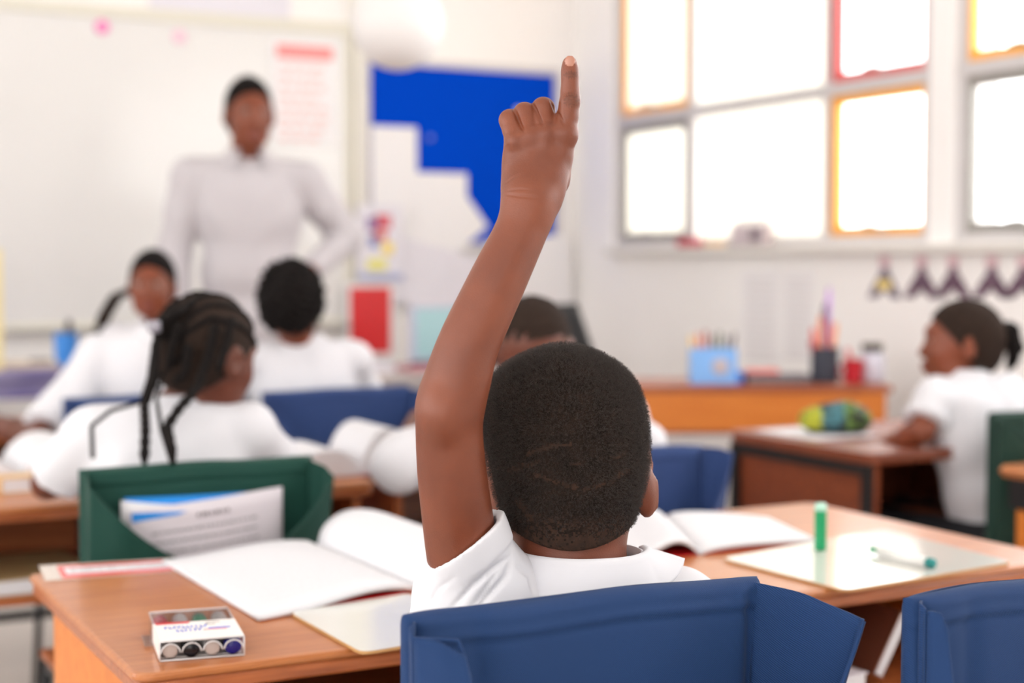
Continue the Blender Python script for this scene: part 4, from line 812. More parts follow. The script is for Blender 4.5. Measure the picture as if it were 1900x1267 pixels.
G().box((-.15, -.11, 0), (.15, .11, .018), bev=.003).obj('keyboard_base', mat('dark_laptop', (54, 52, 66), .4), t)
G().box((-.15, .11, .012), (.15, .122, .235), bev=.003).obj('screen_lid', mat('lilac_lid', (196, 198, 222), .4), t); G().box((-.125, .1085, .03), (.125, .1098, .225)).obj('screen', mat('teal_screen', (176, 216, 222), .3), t)
tag(G().box((-.13, -.10, 0), (.13, .10, .03), bev=.003).obj('paper_pile', M['paper2'], loc=(q[0]-.34, 5.42, zq2-.009)), 'white paper pile beside the laptop', 'paper')
tag(G().box((-.1, -.07, 0), (.1, .07, .02), bev=.003).obj('storybook', mat('rose_cover', (190, 120, 130), .5), loc=(q[0]-.10, 5.27, zq2-.009)), 'rose coloured book in front of the laptop', 'book')
# black office chair behind the cropped-haired child
q = P(1064, 600, 5.3); t = thing('office_chair', 'black office chair back showing right of the raised arm', 'chair', (q[0], q[1], 0), -YAW+.1)
def oc(u, v): x = (u-.5)*.07*(1+1.6*v); return np.array([x+.05*(v-.5), .03*math.cos((u-.5)*2), .70+.28*(1-v)])
G().sheet(oc, 12, 12, .03).obj('backrest', M['blackm'], t, smooth=True); G().box((-.2, -.02+.06, .46), (.2, .42, .52), bev=.02).obj('seat', M['blackm'], t); G().tube([(0, .22, .06), (0, .22, .46)], .025, 12).obj('pole', M['blackm'], t); G().box((-.02, .04, .42), (.02, .07, .80), bev=.008).obj('back_bar', M['blackm'], t)
for k in range(5): a = 2*math.pi*k/5; G().tube([(0, .22, .07), (.25*math.cos(a), .22+.25*math.sin(a), .03)], [.022, .03], 8).obj('leg', M['blackm'], t)
# ------------------------------------------------------------ people
class Fig:
    """joints of one figure in its own frame: +y is where it faces, +x its right hand side, z from the floor"""
    def __init__(s, u=1.0, hs=(1, 1, 1), hip=.49, lean=(0, 0), tw=0, head=(0, 0, 0), hoff=(0, 0, 0), arms=None, stand=False, feet_back=0.0, shw=.125):
        s.u = u; s.hs = np.array(hs, float); s.hipz = .62*u if stand else hip; s.lean = np.array([lean[0], lean[1], 0.0]); s.stand = stand
        T = lambda z: np.array([0, 0, s.hipz+z*u])+s.lean*z/.4
        s.pel = T(0); s.bel = T(.13); s.che = T(.26); s.nb = T(.385)
        c, q = math.cos(tw), math.sin(tw); s.lat = np.array([c, q, 0]); s.fw = np.array([-q, c, 0]); s.tw = tw
        s.A = rot_to(*head); up = s.A@np.array([0, 0, 1.0]); s.H = s.nb+np.array([0, .008, .03*u])+up*(.098*hs[2])+s.A@np.array([0, .012, 0])+np.array(hoff)
        s.sh = {1: T(.335)+s.lat*shw*u, -1: T(.335)-s.lat*shw*u}; s.arms = arms or {}; s.fb = feet_back
    def hp(s, v): return s.H+s.A@(np.array(v, float)*s.hs)
    def hell(s, S, c, r, k, **kw):
        if kw.pop('mir', False):
            s.hell(S, (-c[0], c[1], c[2]), r, k, **kw)
        rt = kw.pop('rt', None); A = s.A if rt is None else s.A@rt
        S.ell(s.hp(c), np.array(r)*s.hs, k, rot=A, **kw)
    def torso(s, S, g=0, k=.03):
        u = s.u; A = rotz(s.tw)
        S.ell(s.pel, np.array([.112, .088, .085])*u, k, grow=g); S.ell(s.bel, np.array([.100, .078, .12])*u, k, rot=A, grow=g)
        S.ell(s.che+s.fw*.0, np.array([.120, .082, .125])*u, k, rot=A, grow=g)
        for d in (-1, 1): S.cap(s.nb+np.array([0, -.012, -.035*u]), s.sh[d]+s.fw*-.004, .040*u, .038*u, k, grow=g); S.ell(s.che+s.lat*d*.05*u+s.fw*-.025*u, np.array([.06, .05, .09])*u, k, rot=A, grow=g)
    def neck(s, S, r=.038): S.cap(s.nb-np.array([0, 0, .03]), s.hp((0, -.012, -.06)), r*s.u, r*.97*s.u, .018)
    def head(s, S):
        h = s.hell
        h(S, (0, -.008, 0), (.073, .088, .084), .01); h(S, (0, .033, -.042), (.056, .052, .062), .03); h(S, (0, .058, -.086), (.026, .024, .020), .025)
        h(S, (.03, .055, -.042), (.024, .022, .024), .02, mir=True); h(S, (.035, .03, -.075), (.022, .03, .018), .02, mir=True)
        h(S, (0, .074, .012), (.044, .014, .012), .014)
        h(S, (.029, .090, -.008), (.014, .010, .009), .008, mir=True, sub=True); h(S, (.028, .0715, -.008), (.0125, .0125, .0115), .002, mir=True)
        S.cap(s.hp((0, .080, -.012)), s.hp((0, .094, -.040)), .006*s.hs[0], .010*s.hs[0], .010); h(S, (.010, .089, -.044), (.008, .009, .007), .006, mir=True)
        h(S, (0, .086, -.0665), (.021, .010, .0062), .005); h(S, (0, .085, -.0775), (.018, .010, .0066), .004)
        h(S, (.077, -.006, -.022), (.0075, .019, .029), .006, mir=False, rt=rotz(-.35)); h(S, (-.077, -.006, -.022), (.0075, .019, .029), .006, rt=rotz(.35))
        h(S, (.085, -.002, -.018), (.005, .010, .017), .004, sub=True, rt=rotz(-.35)); h(S, (-.085, -.002, -.018), (.005, .010, .017), .004, sub=True, rt=rotz(.35))
    def hair(s, S, grow=.007, k=.02, disp=None):
        p = s.hp((0, .066, .036)); n = s.A@unit((0, .74, -.67)); p2 = s.hp((0, 0, -.074)); n2 = s.A@np.array([0, .25, -.97])
        s.hell(S, (0, -.008, 0), (.073, .088, .084), k, grow=grow, clip=[(p, n), (p2, n2)], disp=disp); s.hell(S, (0, -.03, -.038), (.060, .058, .05), k, grow=grow*.7, clip=[(p, n), (p2, n2)])
    def hand(s, S, w, d, n, side, sc=1.0, curl=.35):
        d = unit(d); n = unit(np.array(n)-d*(np.array(n)@d)); l = np.cross(d, n)*side; c = w+d*.035*sc
        for q, r in ((-.018, .013), (0, .014), (.018, .013)): S.cap(w+l*q*.5*sc, w+d*.06*sc+l*q*1.15*sc, .014*sc, r*.85*sc, .010)
        for i, (o, L, r) in enumerate(((-.0265, .046, .0072), (-.009, .058, .0082), (.009, .062, .0084), (.0265, .055, .0082))):
            b = w+d*(.062-(.006 if i in (0,) else 0))*sc+l*o*sc; cu = curl*(1.15-.1*i); d1 = unit(d-n*cu*.5+l*o*3); m = b+d1*L*.5*sc; d2 = unit(d-n*cu*1.6+l*o*2); e = m+d2*L*.32*sc; d3 = unit(d-n*cu*2.6); f = e+d3*L*.2*sc
            S.chain([b, m, e, f], [r*1.08*sc, r*.98*sc, r*.9*sc, r*.8*sc], .0025)
        t0 = w+d*.018*sc+l*.020*sc; t1 = t0+unit(d*.6+l*.75-n*.35)*.030*sc; t2 = t1+unit(d*.9+l*.3-n*.4)*.026*sc; S.chain([t0, t1, t2], [.0125*sc, .0098*sc, .0085*sc], .004)
    def limbs(s, S, skip=()):
        u = s.u
        for d, a in s.arms.items():
            if d in skip: continue
            e, w, n = np.array(a[0], float), np.array(a[1], float), a[2]; m = (e+w)/2
            S.chain([s.sh[d], (s.sh[d]+e)/2, e, e+(w-e)*.3, w], [.036*u, .032*u, .027*u, .029*u, .0205*u], .012); s.hand(S, w, w-e, n, -d, .72+.28*(u-1)/.45 if u > 1 else .78*u, a[3] if len(a) > 3 else .35)
        for d in (-1, 1):
            h = s.pel+np.array([d*.055*u, 0, -.01])
            if s.stand: k = np.array([d*.065*u, .015, s.hipz*.52]); an = np.array([d*.07*u, -.01, .07*u])
            else: k = s.pel+np.array([d*.085*u, .33*u, .015])-s.lean*0; k[0] = d*.085*u; k[1] = .33*u; an = np.array([d*.085*u, .30*u-s.fb, .075])
            S.chain([h, (h+k)/2, k, k+(an-k)*.35, an], [.068*u, .058*u, .044*u, .043*u, .027*u], .02); S.chain([an-[0, 0, .03], an+[0, .09*u, -.045]], [.027*u, .022*u], .01)
            s.__dict__.setdefault('leg', {})[d] = (h, k, an)
def shade(f, extra=None):
    Ai = f.A.T
    def fn(c):
        q = ((c-f.H)@f.A)/f.hs; m = np.zeros(len(c), int)
        for sx in (-1, 1):
            e = q-np.array([sx*.028, .0715, -.008]); r = np.sqrt((e**2).sum(1)); on = (r < .0137) & (e[:, 1] > .004) & (np.abs(e[:, 2]) < .0046*(1-.35*(e[:, 0]/.012)**2)); m[on] = 1
            m[on & (e[:, 0]**2+e[:, 2]**2 < .0052**2)] = 2
        lp = (np.abs(q[:, 0]) < .021) & (q[:, 1] > .078) & (np.abs(q[:, 2]+.072) < .0115*(1-(q[:, 0]/.024)**2)); m[lp] = 3
        if extra: m = extra(c, m)
        return m
    return fn
def clothes(f, root, full=(), shirt='shirt', lower='grey', vox=.006, sleeve=.62, long_=False, collar=True, wr=.0022, skirt=False, seed=1, gs=.011, hem=None):
    u = f.u; lo = np.minimum.reduce([f.pel, f.nb, *[a[0] for a in f.arms.values()], *[a[1] for a in f.arms.values()], f.sh[1], f.sh[-1]])-.16*u; hi = np.maximum.reduce([f.pel, f.nb, *[a[0] for a in f.arms.values()], *[a[1] for a in f.arms.values()], f.sh[1], f.sh[-1]])+.16*u
    S = SDF(lo, hi, vox); f.torso(S, gs)
    S.D = np.maximum(S.D, -((S.lo[2]+S.h*np.arange(S.n[2]))-(f.hipz-.035*u if hem is None else hem))[None, None, :].astype(np.float32))
    z = S.lo[2]+S.h*np.arange(S.n[2]); S.D = np.maximum(S.D, (z-(f.nb[2]+.002*u))[None, None, :].astype(np.float32))
    for d, a in f.arms.items():
        e, w = np.array(a[0], float), np.array(a[1], float); ax = unit(e-f.sh[d])
        if long_: S.chain([f.sh[d], (f.sh[d]+e)/2, e], [.045*u, .044*u, .040*u], .02); S.cap(e, w, .039*u, .027*u, .02, clip=[(w-unit(w-e)*.01, unit(w-e))])
        else:
            q = f.sh[d]+(e-f.sh[d])*(sleeve+.25); cp = f.sh[d]+(e-f.sh[d])*sleeve
            if d in full: S.chain([f.sh[d], e, e+(w-e)*.12], [.050*u, .054*u, .050*u], .02); continue
            S.cap(f.sh[d], q, .047*u, .050*u, .02, clip=[(cp, ax)]); S.cap(cp-ax*.022*u, cp, .0515*u, .0525*u, .001, clip=[(cp, ax), (cp-ax*.022*u, -ax)])
    S.wrinkle(wr, 42/u, seed); so = sdf_obj(S, 'shirt', M[shirt], root, it=1)
    if collar:
        c = f.nb+np.array([0, .002, .004*u]); r0 = .047*u
        def fn(a, v):
            th = math.radians(-155+310*a); d_ = np.array([math.sin(th), -math.cos(th), 0]); d_ = rotz(f.tw)@d_; fl = max(0, (abs(th)-1.7)/1.0)
            r = r0+(.020*v+.012*fl*v)*u; zz = .014-(.036+.010*fl)*v if v > 0 else .014
            return c+d_*r+np.array([0, 0, zz*u+.004*math.sin(math.pi*v)*u])
        G().sheet(fn, 40, 6, .0025*u).obj('collar', M[shirt], so, smooth=True)
    lo = np.minimum.reduce([*f.leg[1], *f.leg[-1], f.pel])-.14*u; hi = np.maximum.reduce([*f.leg[1], *f.leg[-1], f.pel])+.14*u
    S = SDF(lo, hi, vox*1.2); S.ell(f.pel, np.array([.112, .088, .085])*u, .02, grow=.008)
    for d in (-1, 1):
        h, k, an = f.leg[d]
        if skirt: S.cap(h, k+(h-k)*.12, .084*u, .084*u, .05)
        elif f.stand and u > 1.2: S.chain([h, k, an], [.078*u, .058*u, .050*u], .02)
        else: S.cap(h, k+(h-k)*.2, .084*u, .074*u, .02)
    zz = S.lo[2]+S.h*np.arange(S.n[2]); S.D = np.maximum(S.D, (zz-(f.hipz+.055*u if hem is None else hem+.04))[None, None, :].astype(np.float32))
    S.wrinkle(.002, 40, 5); sdf_obj(S, 'skirt' if skirt else ('trousers' if u > 1.2 else 'shorts'), M[lower], root, it=1)
    for d in (-1, 1):
        h, k, an = f.leg[d]; S = SDF(np.minimum(an, an+[0, .1*u, -.08])-.06*u, np.maximum(an, an+[0, .1*u, 0])+.06*u, .005); S.chain([an+[0, -.012, -.032], an+[0, .095*u, -.045]], [.034*u, .029*u], .01); S.clipz(.004); sdf_obj(S, 'shoe', M['shoe'], root, it=1)
def person(name, label, loc, a, f, skin='skin2', vox=.005, hair='short', cat='person', fn_extra=None, hgrow=.007, hair_top=None, **ck):
    root = thing(name, label, cat, (loc[0], loc[1], 0), -a)
    lo = np.minimum.reduce([f.pel, *[x[1] for x in f.arms.values()], *[x[0] for x in f.arms.values()], f.H, np.array([-.13*f.u, 0, 0])])-np.array([.15, .16, .0])*f.u; hi = np.maximum.reduce([f.pel, *[x[1] for x in f.arms.values()], *[x[0] for x in f.arms.values()], f.H, np.array([.13*f.u, 0, 0])])+np.array([.15, .16, .16])*f.u
    lo[2] = -.01
    if not f.stand: hi[1] = max(hi[1], .33*f.u+.16)
    S = SDF(lo, hi, vox); f.torso(S); f.neck(S); f.limbs(S); f.head(S); S.clipz(.012)
    sdf_obj(S, 'body', [M[skin], M['eye'], M['iris'], M['lip']], root, it=1, midx=shade(f))
    clothes(f, root, **ck)
    if hair:
        S = SDF(f.H-.16, f.H+.16, .0035); rg = np.random.default_rng(3)
        if hair == 'afro':
            f.hair(S, hgrow); S.wrinkle(.005, 160, 2); S.wrinkle(.0035, 330, 4)
            # re-trim the face after roughening
        else: f.hair(S, hgrow); S.wrinkle(.0008, 400, 2)
        if hair_top is not None:                   # a thin cap of hair that runs out into bare skin
            S = SDF(f.H-.16, f.H+.16, .0035); f.hell(S, (0, -.008, .010), (.0725, .0875, .0770), .01); S.wrinkle(.0012, 260, 3)
        sdf_obj(S, 'hair', M['hair'] if hair != 'cropped' else M['hair_short'], root, it=0 if hair == 'afro' else 1)
    return root
def to_local(root_loc, a, w):                      # world point -> figure frame
    v = np.array(w, float)-np.array([root_loc[0], root_loc[1], 0]); return rotz(a)@v
def braid(g, pts, r, n=7):                         # bumpy plait along a path
    pts = [np.array(p, float) for p in pts]; out = []; rs = []
    for i in range(len(pts)-1):
        L = np.linalg.norm(pts[i+1]-pts[i]); m = max(2, int(L/(r*1.1)))
        for k in range(m): t = k/m; out.append(pts[i]*(1-t)+pts[i+1]*t); rs.append(r*(1 if (len(rs) % 2) else .74))
    out.append(pts[-1]); rs.append(r*.4); return g.tube(out, rs, n)
# teacher
def build_people():
    A27 = YAW
    tp = PY(455, 400, 5.08); loc = (tp[0]+.01, tp[1]); a = math.pi+math.atan2(loc[0], loc[1])-.10
    f = Fig(u=1.47, hs=(1.06, 1.1, 1.27), stand=True, head=(.12, -.08, 0), arms={1: ((.245, -.02, 1.16), (.25, .08, .90), (1, 0, 0)), -1: ((-.345, -.06, 1.21), (-.20, .08, 1.09), (-.3, .9, .3), .6)}, shw=.132)
    root = person('person', 'man in a pale grey shirt standing before the whiteboard with a hand on his hip', loc, a, f, 'skin3', .007, hair='short', hgrow=.004, shirt='tshirt', long_=True, lower='grey', wr=.004, hem=.80)
    # girl standing, facing the camera
    gp = P(285, 500, 4.73); loc = (gp[0], gp[1]-.0); a = math.pi+math.atan2(loc[0], loc[1])+.05
    f = Fig(u=.93, hs=(.90, 1, 1.08), stand=True, head=(-.15, -.02, 0), arms={1: ((.21, .0, .74), (.22, .10, .60), (1, 0, 0)), -1: ((-.17, .0, .74), (-.15, .12, .64), (-1, 0, 0))})
    f_shift = gp[2]-f.H[2]; print('girl1 head dz', f_shift)
    root = person('person', 'girl in a white shirt facing the camera in front of the whiteboard', loc, a, f, 'skin3', .005, hair='short', hgrow=.006, skirt=True)
    g = G()
    for k, (dx, dy) in enumerate(((.0, 0), (.022, .01), (.012, -.015))):
        p0 = f.hp((.062, -.03, -.02)); braid(g, [p0, p0+[.05+dx, .01+dy, -.03], p0+[.085+dx, .02+dy, -.09], p0+[.10+dx*1.4, .02, -.16-.02*k]], .011)
    g.obj('side_braids', M['hair_short'], root, smooth=True)
    # child in the third row, left, leaning right with the head hidden
    loc = (q7[0]+.19, q7[1]+.20); a = math.radians(10)
    f = Fig(u=1.13, lean=(.10, .06), hip=.50, head=(-.2, -.5, 0), hoff=(.09, .0, -.14), arms={-1: (to_local(loc, a, P(72, 812, 3.72)), to_local(loc, a, P(-60, 806, 3.98)), (0, 0, 1)), 1: ((.26, .16, .74), (.14, .36, .715), (0, 0, 1))})
    f.arms[-1][1][2] = max(f.arms[-1][1][2], .72)
    person('person', 'child in a white shirt leaning right in the third row, head hidden', loc, a, f, 'skin2', hair='short', sleeve=.9, seed=3)
    # curly haired boy
    loc = ((q5[0]+q6[0])/2-.03, (q5[1]+q6[1])/2+.17); a = A27-.30
    f = Fig(u=1.06, hip=.505, hs=(1.0, 1, 1.0), head=(-.25, .0, 0), arms={-1: ((-.20, .12, .72), (-.08, .34, .715), (0, 0, 1)), 1: ((.20, .12, .72), (.06, .34, .715), (0, 0, 1))})
    hh = f.H[2]; want = P(540, 547, 4.0); v = to_local(loc, a, want); print('boy5 H', f.H, 'want', v); f.H = f.H*0+np.array([v[0], v[1], v[2]-.005])
    person('person', 'boy with thick short curly hair seen from behind in the third row', loc, a, f, 'skin3', hair='afro', hgrow=.014, seed=4)
    # cropped hair child in the second row
    loc = (q8[0]-.215, q8[1]+.20); a = A27-.06; want = to_local(loc, a, P(986, 632, 2.92))
    f = Fig(u=1.0, hip=.48, head=(.05, .0, 0), lean=(0, .03), arms={-1: (to_local(loc, a, P(742, 862, 2.88)), to_local(loc, a, P(775, 778, 3.12)), (-.5, .3, .5)), 1: ((.20, .14, .72), (.06, .36, .715), (0, 0, 1))})
    print('child6 H', f.H, 'want', want); f.H = np.array([want[0], want[1], want[2]])
    person('person', 'child with close-cropped hair just behind the raised arm, leaning on an elbow', loc, a, f, 'skin2', hair='cropped', hgrow=.003, sleeve=.8, full=(-1,), seed=5, hair_top=.030)
    # braided girl
    loc = (GC['cx']-.01, GC['y']+.20); a = A27-.15; want = to_local(loc, a, P(385, 640, 2.72))
    f = Fig(u=1.02, hip=.48, head=(-.75, -.22, .10), lean=(.02, .05), tw=.05, arms={-1: ((-.205, .10, .73), (-.10, .30, .715), (0, 0, 1)), 1: ((.20, .14, .74), (.12, .30, .80), (0, .3, 1))}, shw=.128)
    print('braid girl H', f.H, want); f.H = np.array([want[0], want[1], want[2]]); f.hs = np.array([1.06, 1.04, 1.04])
    root = person('person', 'girl with long thin braids and a white shirt sitting in the green chair', loc, a, f, 'skin2', hair='cropped', hgrow=.003, sleeve=.82, seed=6)
    B = bpy.data.objects['person'];
    Lc = lambda px, py, d: to_local(loc, a, P(px, py, d))
    g = G()                                        # cornrows over the scalp: ridges from the brow to the back
    tie = f.hp((-.052, -.070, -.012))
    for k in range(6):
        ph = -1.1+k*.44; row = []
        for j in range(12):
            t = j/11; el = 1.15-2.1*t; d_ = np.array([math.sin(ph)*math.cos(el*.9)*.98, math.sin(el+.35)*.9*math.cos(ph*.6), 0]); y = math.cos(math.pi*t)*.9+.05; x = math.sin(ph)*math.sin(math.pi*(.12+.8*t)); z = math.sqrt(max(.02, 1-x*x-y*y*.8))
            z = z if t < .75 else z-(t-.75)*3.0
            v = unit((x, y, z)); row.append(f.hp(np.array([0, -.008, 0])+v*np.array([.076, .091, .087])))
        braid(g, row, .0068, 6)
    g.obj('cornrows', M['hair'], root, smooth=True)
    paths = [[(360, 560, 2.66), (330, 580, 2.62), (296, 600, 2.62), (290, 640, 2.60), (288, 700, 2.58), (268, 752, 2.56), (270, 800, 2.50), (268, 862, 2.46)],
             [(400, 600, 2.62), (388, 660, 2.61), (366, 720, 2.58), (330, 760, 2.52), (310, 790, 2.50), (318, 830, 2.46), (322, 862, 2.45)],
             [(300, 590, 2.63), (284, 640, 2.62), (276, 700, 2.60), (262, 745, 2.58), (205, 762, 2.56), (170, 790, 2.54), (172, 850, 2.47)],
             [(345, 600, 2.63), (338, 660, 2.62), (305, 690, 2.60), (290, 740, 2.56), (300, 800, 2.5), (318, 858, 2.46)],
             [(430, 590, 2.63), (420, 640, 2.62), (404, 690, 2.60)], [(350, 640, 2.61), (344, 690, 2.60), (322, 712, 2.59)], [(330, 600, 2.62), (318, 650, 2.61), (312, 688, 2.60)]]
    for k, pth in enumerate(paths):
        g = G(); braid(g, [Lc(*q) for q in pth], .0095 if k in (0, 1) else (.0042 if k in (2, 3) else .009), 7); g.obj('braid', M['hair'], root, smooth=True)
    g = G(); c = Lc(286, 606, 2.60); g.lathe([(.008, -.010), (.011, -.008), (.011, .008), (.008, .010)], 16, off=c).obj('hair_tie', mat('silver_tie', (150, 146, 156), .3), root, smooth=True)
    # girl at the right in profile
    hd = P(1786, 625, 3.62); loc = (hd[0]+.05, hd[1]-.07); a = math.radians(-6); want = to_local(loc, a, hd)
    Lr = lambda px, py, d: to_local(loc, a, P(px, py, d))
    f = Fig(u=1.0, hip=.47, head=(.84, .02, 0), lean=(-.05, .06), arms={-1: (Lr(1712, 800, 3.50), Lr(1648, 826, 3.62), (0, 0, 1)), 1: (Lr(1760, 830, 3.80), Lr(1655, 818, 3.72), (0, 0, 1))})
    print('girl7 H', f.H, want); f.H = np.array([want[0], want[1], want[2]]); f.hs = np.array([.96, .98, 1.0])
    root = person('person', 'girl with a small ponytail in profile at the right, arms on the dark desk', loc, a, f, 'skin3', hair='cropped', hgrow=.007, skirt=True, sleeve=.72, seed=8, wr=.003)
    S = SDF(f.H-.25, f.H+.2, .004); b = f.hp((0, -.093, -.005)); b = f.hp((0, -.085, .005)); S.chain([b, b+f.A@np.array([0, -.022, .008]), b+f.A@np.array([0, -.036, -.025]), b+f.A@np.array([0, -.032, -.060]), b+f.A@np.array([0, -.022, -.085])], [.018, .024, .020, .012, .004], .01); S.wrinkle(.002, 200, 3); sdf_obj(S, 'ponytail', M['hair'], root)
    ce = np.array(PZ(1828, 765, .80))[:2]+[.21, -.0]; print('green r', ce, loc)
    chair('dark green canvas chair the girl with the ponytail sits on', 0, 0, 'green_dark', rz=0, w=.40, zt=.80, sag=.12, pl=2, pr=3, cl=(-.03, -.05, -.01), seed=12, loc=(ce[0], ce[1], 0))
build_people()
# ------------------------------------------------------------ the boy raising his hand
def main_boy():
    nb = PL(1058, 1075, 1.50); off = np.array([nb[0], nb[1], 0]); w0 = R_*nb[0]+F*nb[1]
    root = thing('person', 'boy in a white shirt with close-cropped hair raising his left hand, index finger up', 'person', (w0[0], w0[1], 0), -YAW)
    L = lambda px, py, d: PL(px, py, d)-off
    px2 = lambda p, d: p*d/FPX
    # fine mesh: raised arm and hand
    pts = [(884, 1110, 1.475, 66), (862, 1050, 1.455, 66), (849, 960, 1.435, 65.5), (838, 870, 1.42, 63.5), (833.5, 795, 1.41, 62), (836, 752, 1.405, 64.5), (848, 708, 1.402, 62), (871, 635, 1.402, 57), (922, 524, 1.408, 53), (966, 430, 1.416, 48.5), (986, 372, 1.42, 51)]
    C = [L(a, b, c) for a, b, c, r in pts]; Rr = [px2(r, c) for a, b, c, r in pts]
    allp = np.array(C+[L(1057, 100, 1.43)]); h = .00125
    S = SDF(allp.min(0)-[.045, .05, .02], allp.max(0)+[.05, .06, .02], h)
    S.sweep(C, Rr); S.ell(L(822, 768, 1.392), (.020, .024, .026), .012)
    d = 1.425; r_ = lambda q: px2(q, d)
    w = L(988, 372, 1.42)
    for (x0, y0, x1, y1, ra, rb, dd) in ((962, 374, 956.5, 268, 27, 20, .004), (974, 370, 981, 258, 27, 21, .000), (995, 368, 1012, 254, 28, 21, -.002), (1011, 372, 1048, 256, 27, 21.5, .001), (1000, 372, 1034, 290, 30, 26, .004)):
        S.cap(L(x0, y0, d+.002), L(x1, y1, d+dd), r_(ra), r_(rb), .007)
    S.ell(L(1018, 315, d+.020), (.020, .015, .030), .015); S.ell(L(958, 318, d+.012), (.012, .013, .026), .012)
    S.ell(L(1002, 345, 1.422), (.0232, .017, .030), .008, rot=rot_to(0, 0, .25))
    S.cap(L(979, 395, 1.42), L(972, 350, 1.425), r_(38), r_(34), .012)
    # metacarpal heads
    for (x, y, q) in ((957, 262, 19), (983, 254, 19), (1013, 248, 20), (1048, 250, 21)): S.ell(L(x, y, d-.0025), (r_(q), r_(q)*.95, r_(q)), .006)
    # folded fingers: first bones up, second bones away, tips back to the palm
    for (x0, y0, x1, y1, ra, rb) in ((958, 262, 946, 223, 20.5, 20.5), (982, 258, 973.5, 210.5, 20.5, 21), (1012, 250, 1008.0, 202.5, 21, 22.5)):
        a, b = L(x0, y0, d), L(x1, y1, d+.009); S.chain([a, (a+b)/2, b], [r_(ra), r_(ra*.96), r_(rb)], .0016)
        c = L(x1+2, y1+8, d+.030); e = L(x1+5, y1+38, d+.034); t = L(x1+6, y1+52, d+.026); S.chain([b, c, e, t], [r_(rb)*.95, r_(rb)*.82, r_(rb)*.76, r_(rb)*.66], .0022)
    # index finger
    S.chain([L(1048, 245, d), L(1054, 214, d), L(1057.4, 188, d), L(1057.6, 165, d), L(1057.6, 143, d-.0008), L(1057.3, 128, d), L(1057, 116.5, d+.001)], [r_(22.5), r_(17.6), r_(16.9), r_(14.6), r_(13.8), r_(12.9), r_(12.4)], .006)
    S.ell(L(1058, 188, d-.0035), (r_(15.5), r_(13), r_(12)), .004); S.ell(L(1058, 144, d-.0025), (r_(12.5), r_(10), r_(8)), .003)
    # thumb across the palm side
    S.chain([L(1030, 335, d+.022), L(1034, 285, d+.034), L(1005, 252, d+.046), L(985, 246, d+.046)], [.0125, .0115, .0095, .008], .006)
    # nail plate
    nc = L(1057.5, 113.5, d-.0052); S.ell(nc, (r_(10.5), .0022, r_(11)), .0008)
    Va, Qa = S.mesh(); Va = smooth_v(Va, Qa, 1, .5)
    def nrm(V, Q):
        n = np.cross(V[Q[:, 2]]-V[Q[:, 0]], V[Q[:, 3]]-V[Q[:, 1]]); out = np.zeros_like(V)
        for k in range(4):
            for j in range(3): out[:, j] += np.bincount(Q[:, k], n[:, j], len(V))
        return out/np.maximum(np.linalg.norm(out, axis=1, keepdims=True), 1e-12)
    def crease(V, N, line, wd, dep, dd=1.43):
        P2 = [L(x, y, dd)[[0, 2]] for x, y in line]; q = V[:, [0, 2]]; best = np.full(len(V), 1e9); tt = np.zeros(len(V)); n = len(P2)-1
        for i in range(n):
            a, b = P2[i], P2[i+1]; ab = b-a; t = np.clip(((q-a)@ab)/(ab@ab), 0, 1); ds = np.linalg.norm(q-a-t[:, None]*ab, axis=1); up = ds < best; best[up] = ds[up]; tt[up] = (i+t[up])/n
        k = np.exp(-(best/wd)**2)*np.clip(-N[:, 1]*2, 0, 1)*np.sqrt(np.clip(np.sin(math.pi*np.clip(tt, .02, .98)), 0, 1)); return V-N*(k*dep)[:, None]
    N = nrm(Va, Qa)
    sgn = np.sign(((Va-Va.mean(0))*N).sum(1).mean()) or 1; N = N*sgn
    for line, wd, dep in (([(934, 362), (965, 367), (1005, 371)], .0011, .0010), ([(937, 356), (965, 354), (990, 357)], .0010, .0006), ([(934, 345), (950, 333), (965, 326)], .0009, .0005), ([(951, 196), (961, 222), (971, 246)], .0013, .0026), ([(985, 186), (996, 212), (1007, 236)], .0013, .0026), ([(1021, 184), (1034, 212), (1046, 235)], .0013, .0022),
                          ([(1048, 138), (1058, 136), (1069, 139)], .0005, .0005), ([(1047, 142), (1058, 141), (1070, 143)], .0005, .0006), ([(1048, 147), (1058, 146), (1069, 147)], .0005, .0004),
                          ([(1048, 176), (1060, 173), (1073, 177)], .0006, .0005), ([(1046, 181), (1060, 179), (1074, 182)], .0006, .0007), ([(1045, 187), (1060, 186), (1074, 188)], .0006, .0007), ([(1047, 193), (1060, 193), (1073, 193)], .0006, .0005), ([(1049, 198), (1060, 199), (1071, 197)], .0006, .0004),
                          ([(1048.6, 122), (1057, 123.2), (1066, 122)], .0006, .0005), ([(937, 276), (948, 270)], .0008, .0004)):
        Va = crease(Va, N, line, wd, dep)
    ca = Va[Qa].mean(1); na = N[Qa].mean(1); mi_a = np.zeros(len(Qa), int); front = na[:, 1] < -.15
    e = ((ca[:, 0]-nc[0])/r_(9.6))**2+((ca[:, 2]-nc[2]-.0003)/r_(10.8))**2; mi_a[(e < 1) & (na[:, 1] < -.25)] = 1
    for (x, y, rx, rz_) in ((1059, 141, 12, 7), (1060, 187, 14, 13)):
        q = L(x, y, d); e = ((ca[:, 0]-q[0])/r_(rx))**2+((ca[:, 2]-q[2])/r_(rz_))**2; mi_a[(e < 1+.35*np.sin(ca[:, 0]*2600)+.25*np.sin(ca[:, 2]*3100)) & front & (mi_a == 0)] = 2
    # head, neck, torso, other arm, legs
    f = Fig(u=1.0, hip=.47, hs=(1, 1, 1), head=(.10, -.03, -.13), shw=.125)
    tw = .42; f.tw = tw; f.lat = np.array([math.cos(tw), math.sin(tw), 0]); f.fw = np.array([-math.sin(tw), math.cos(tw), 0])
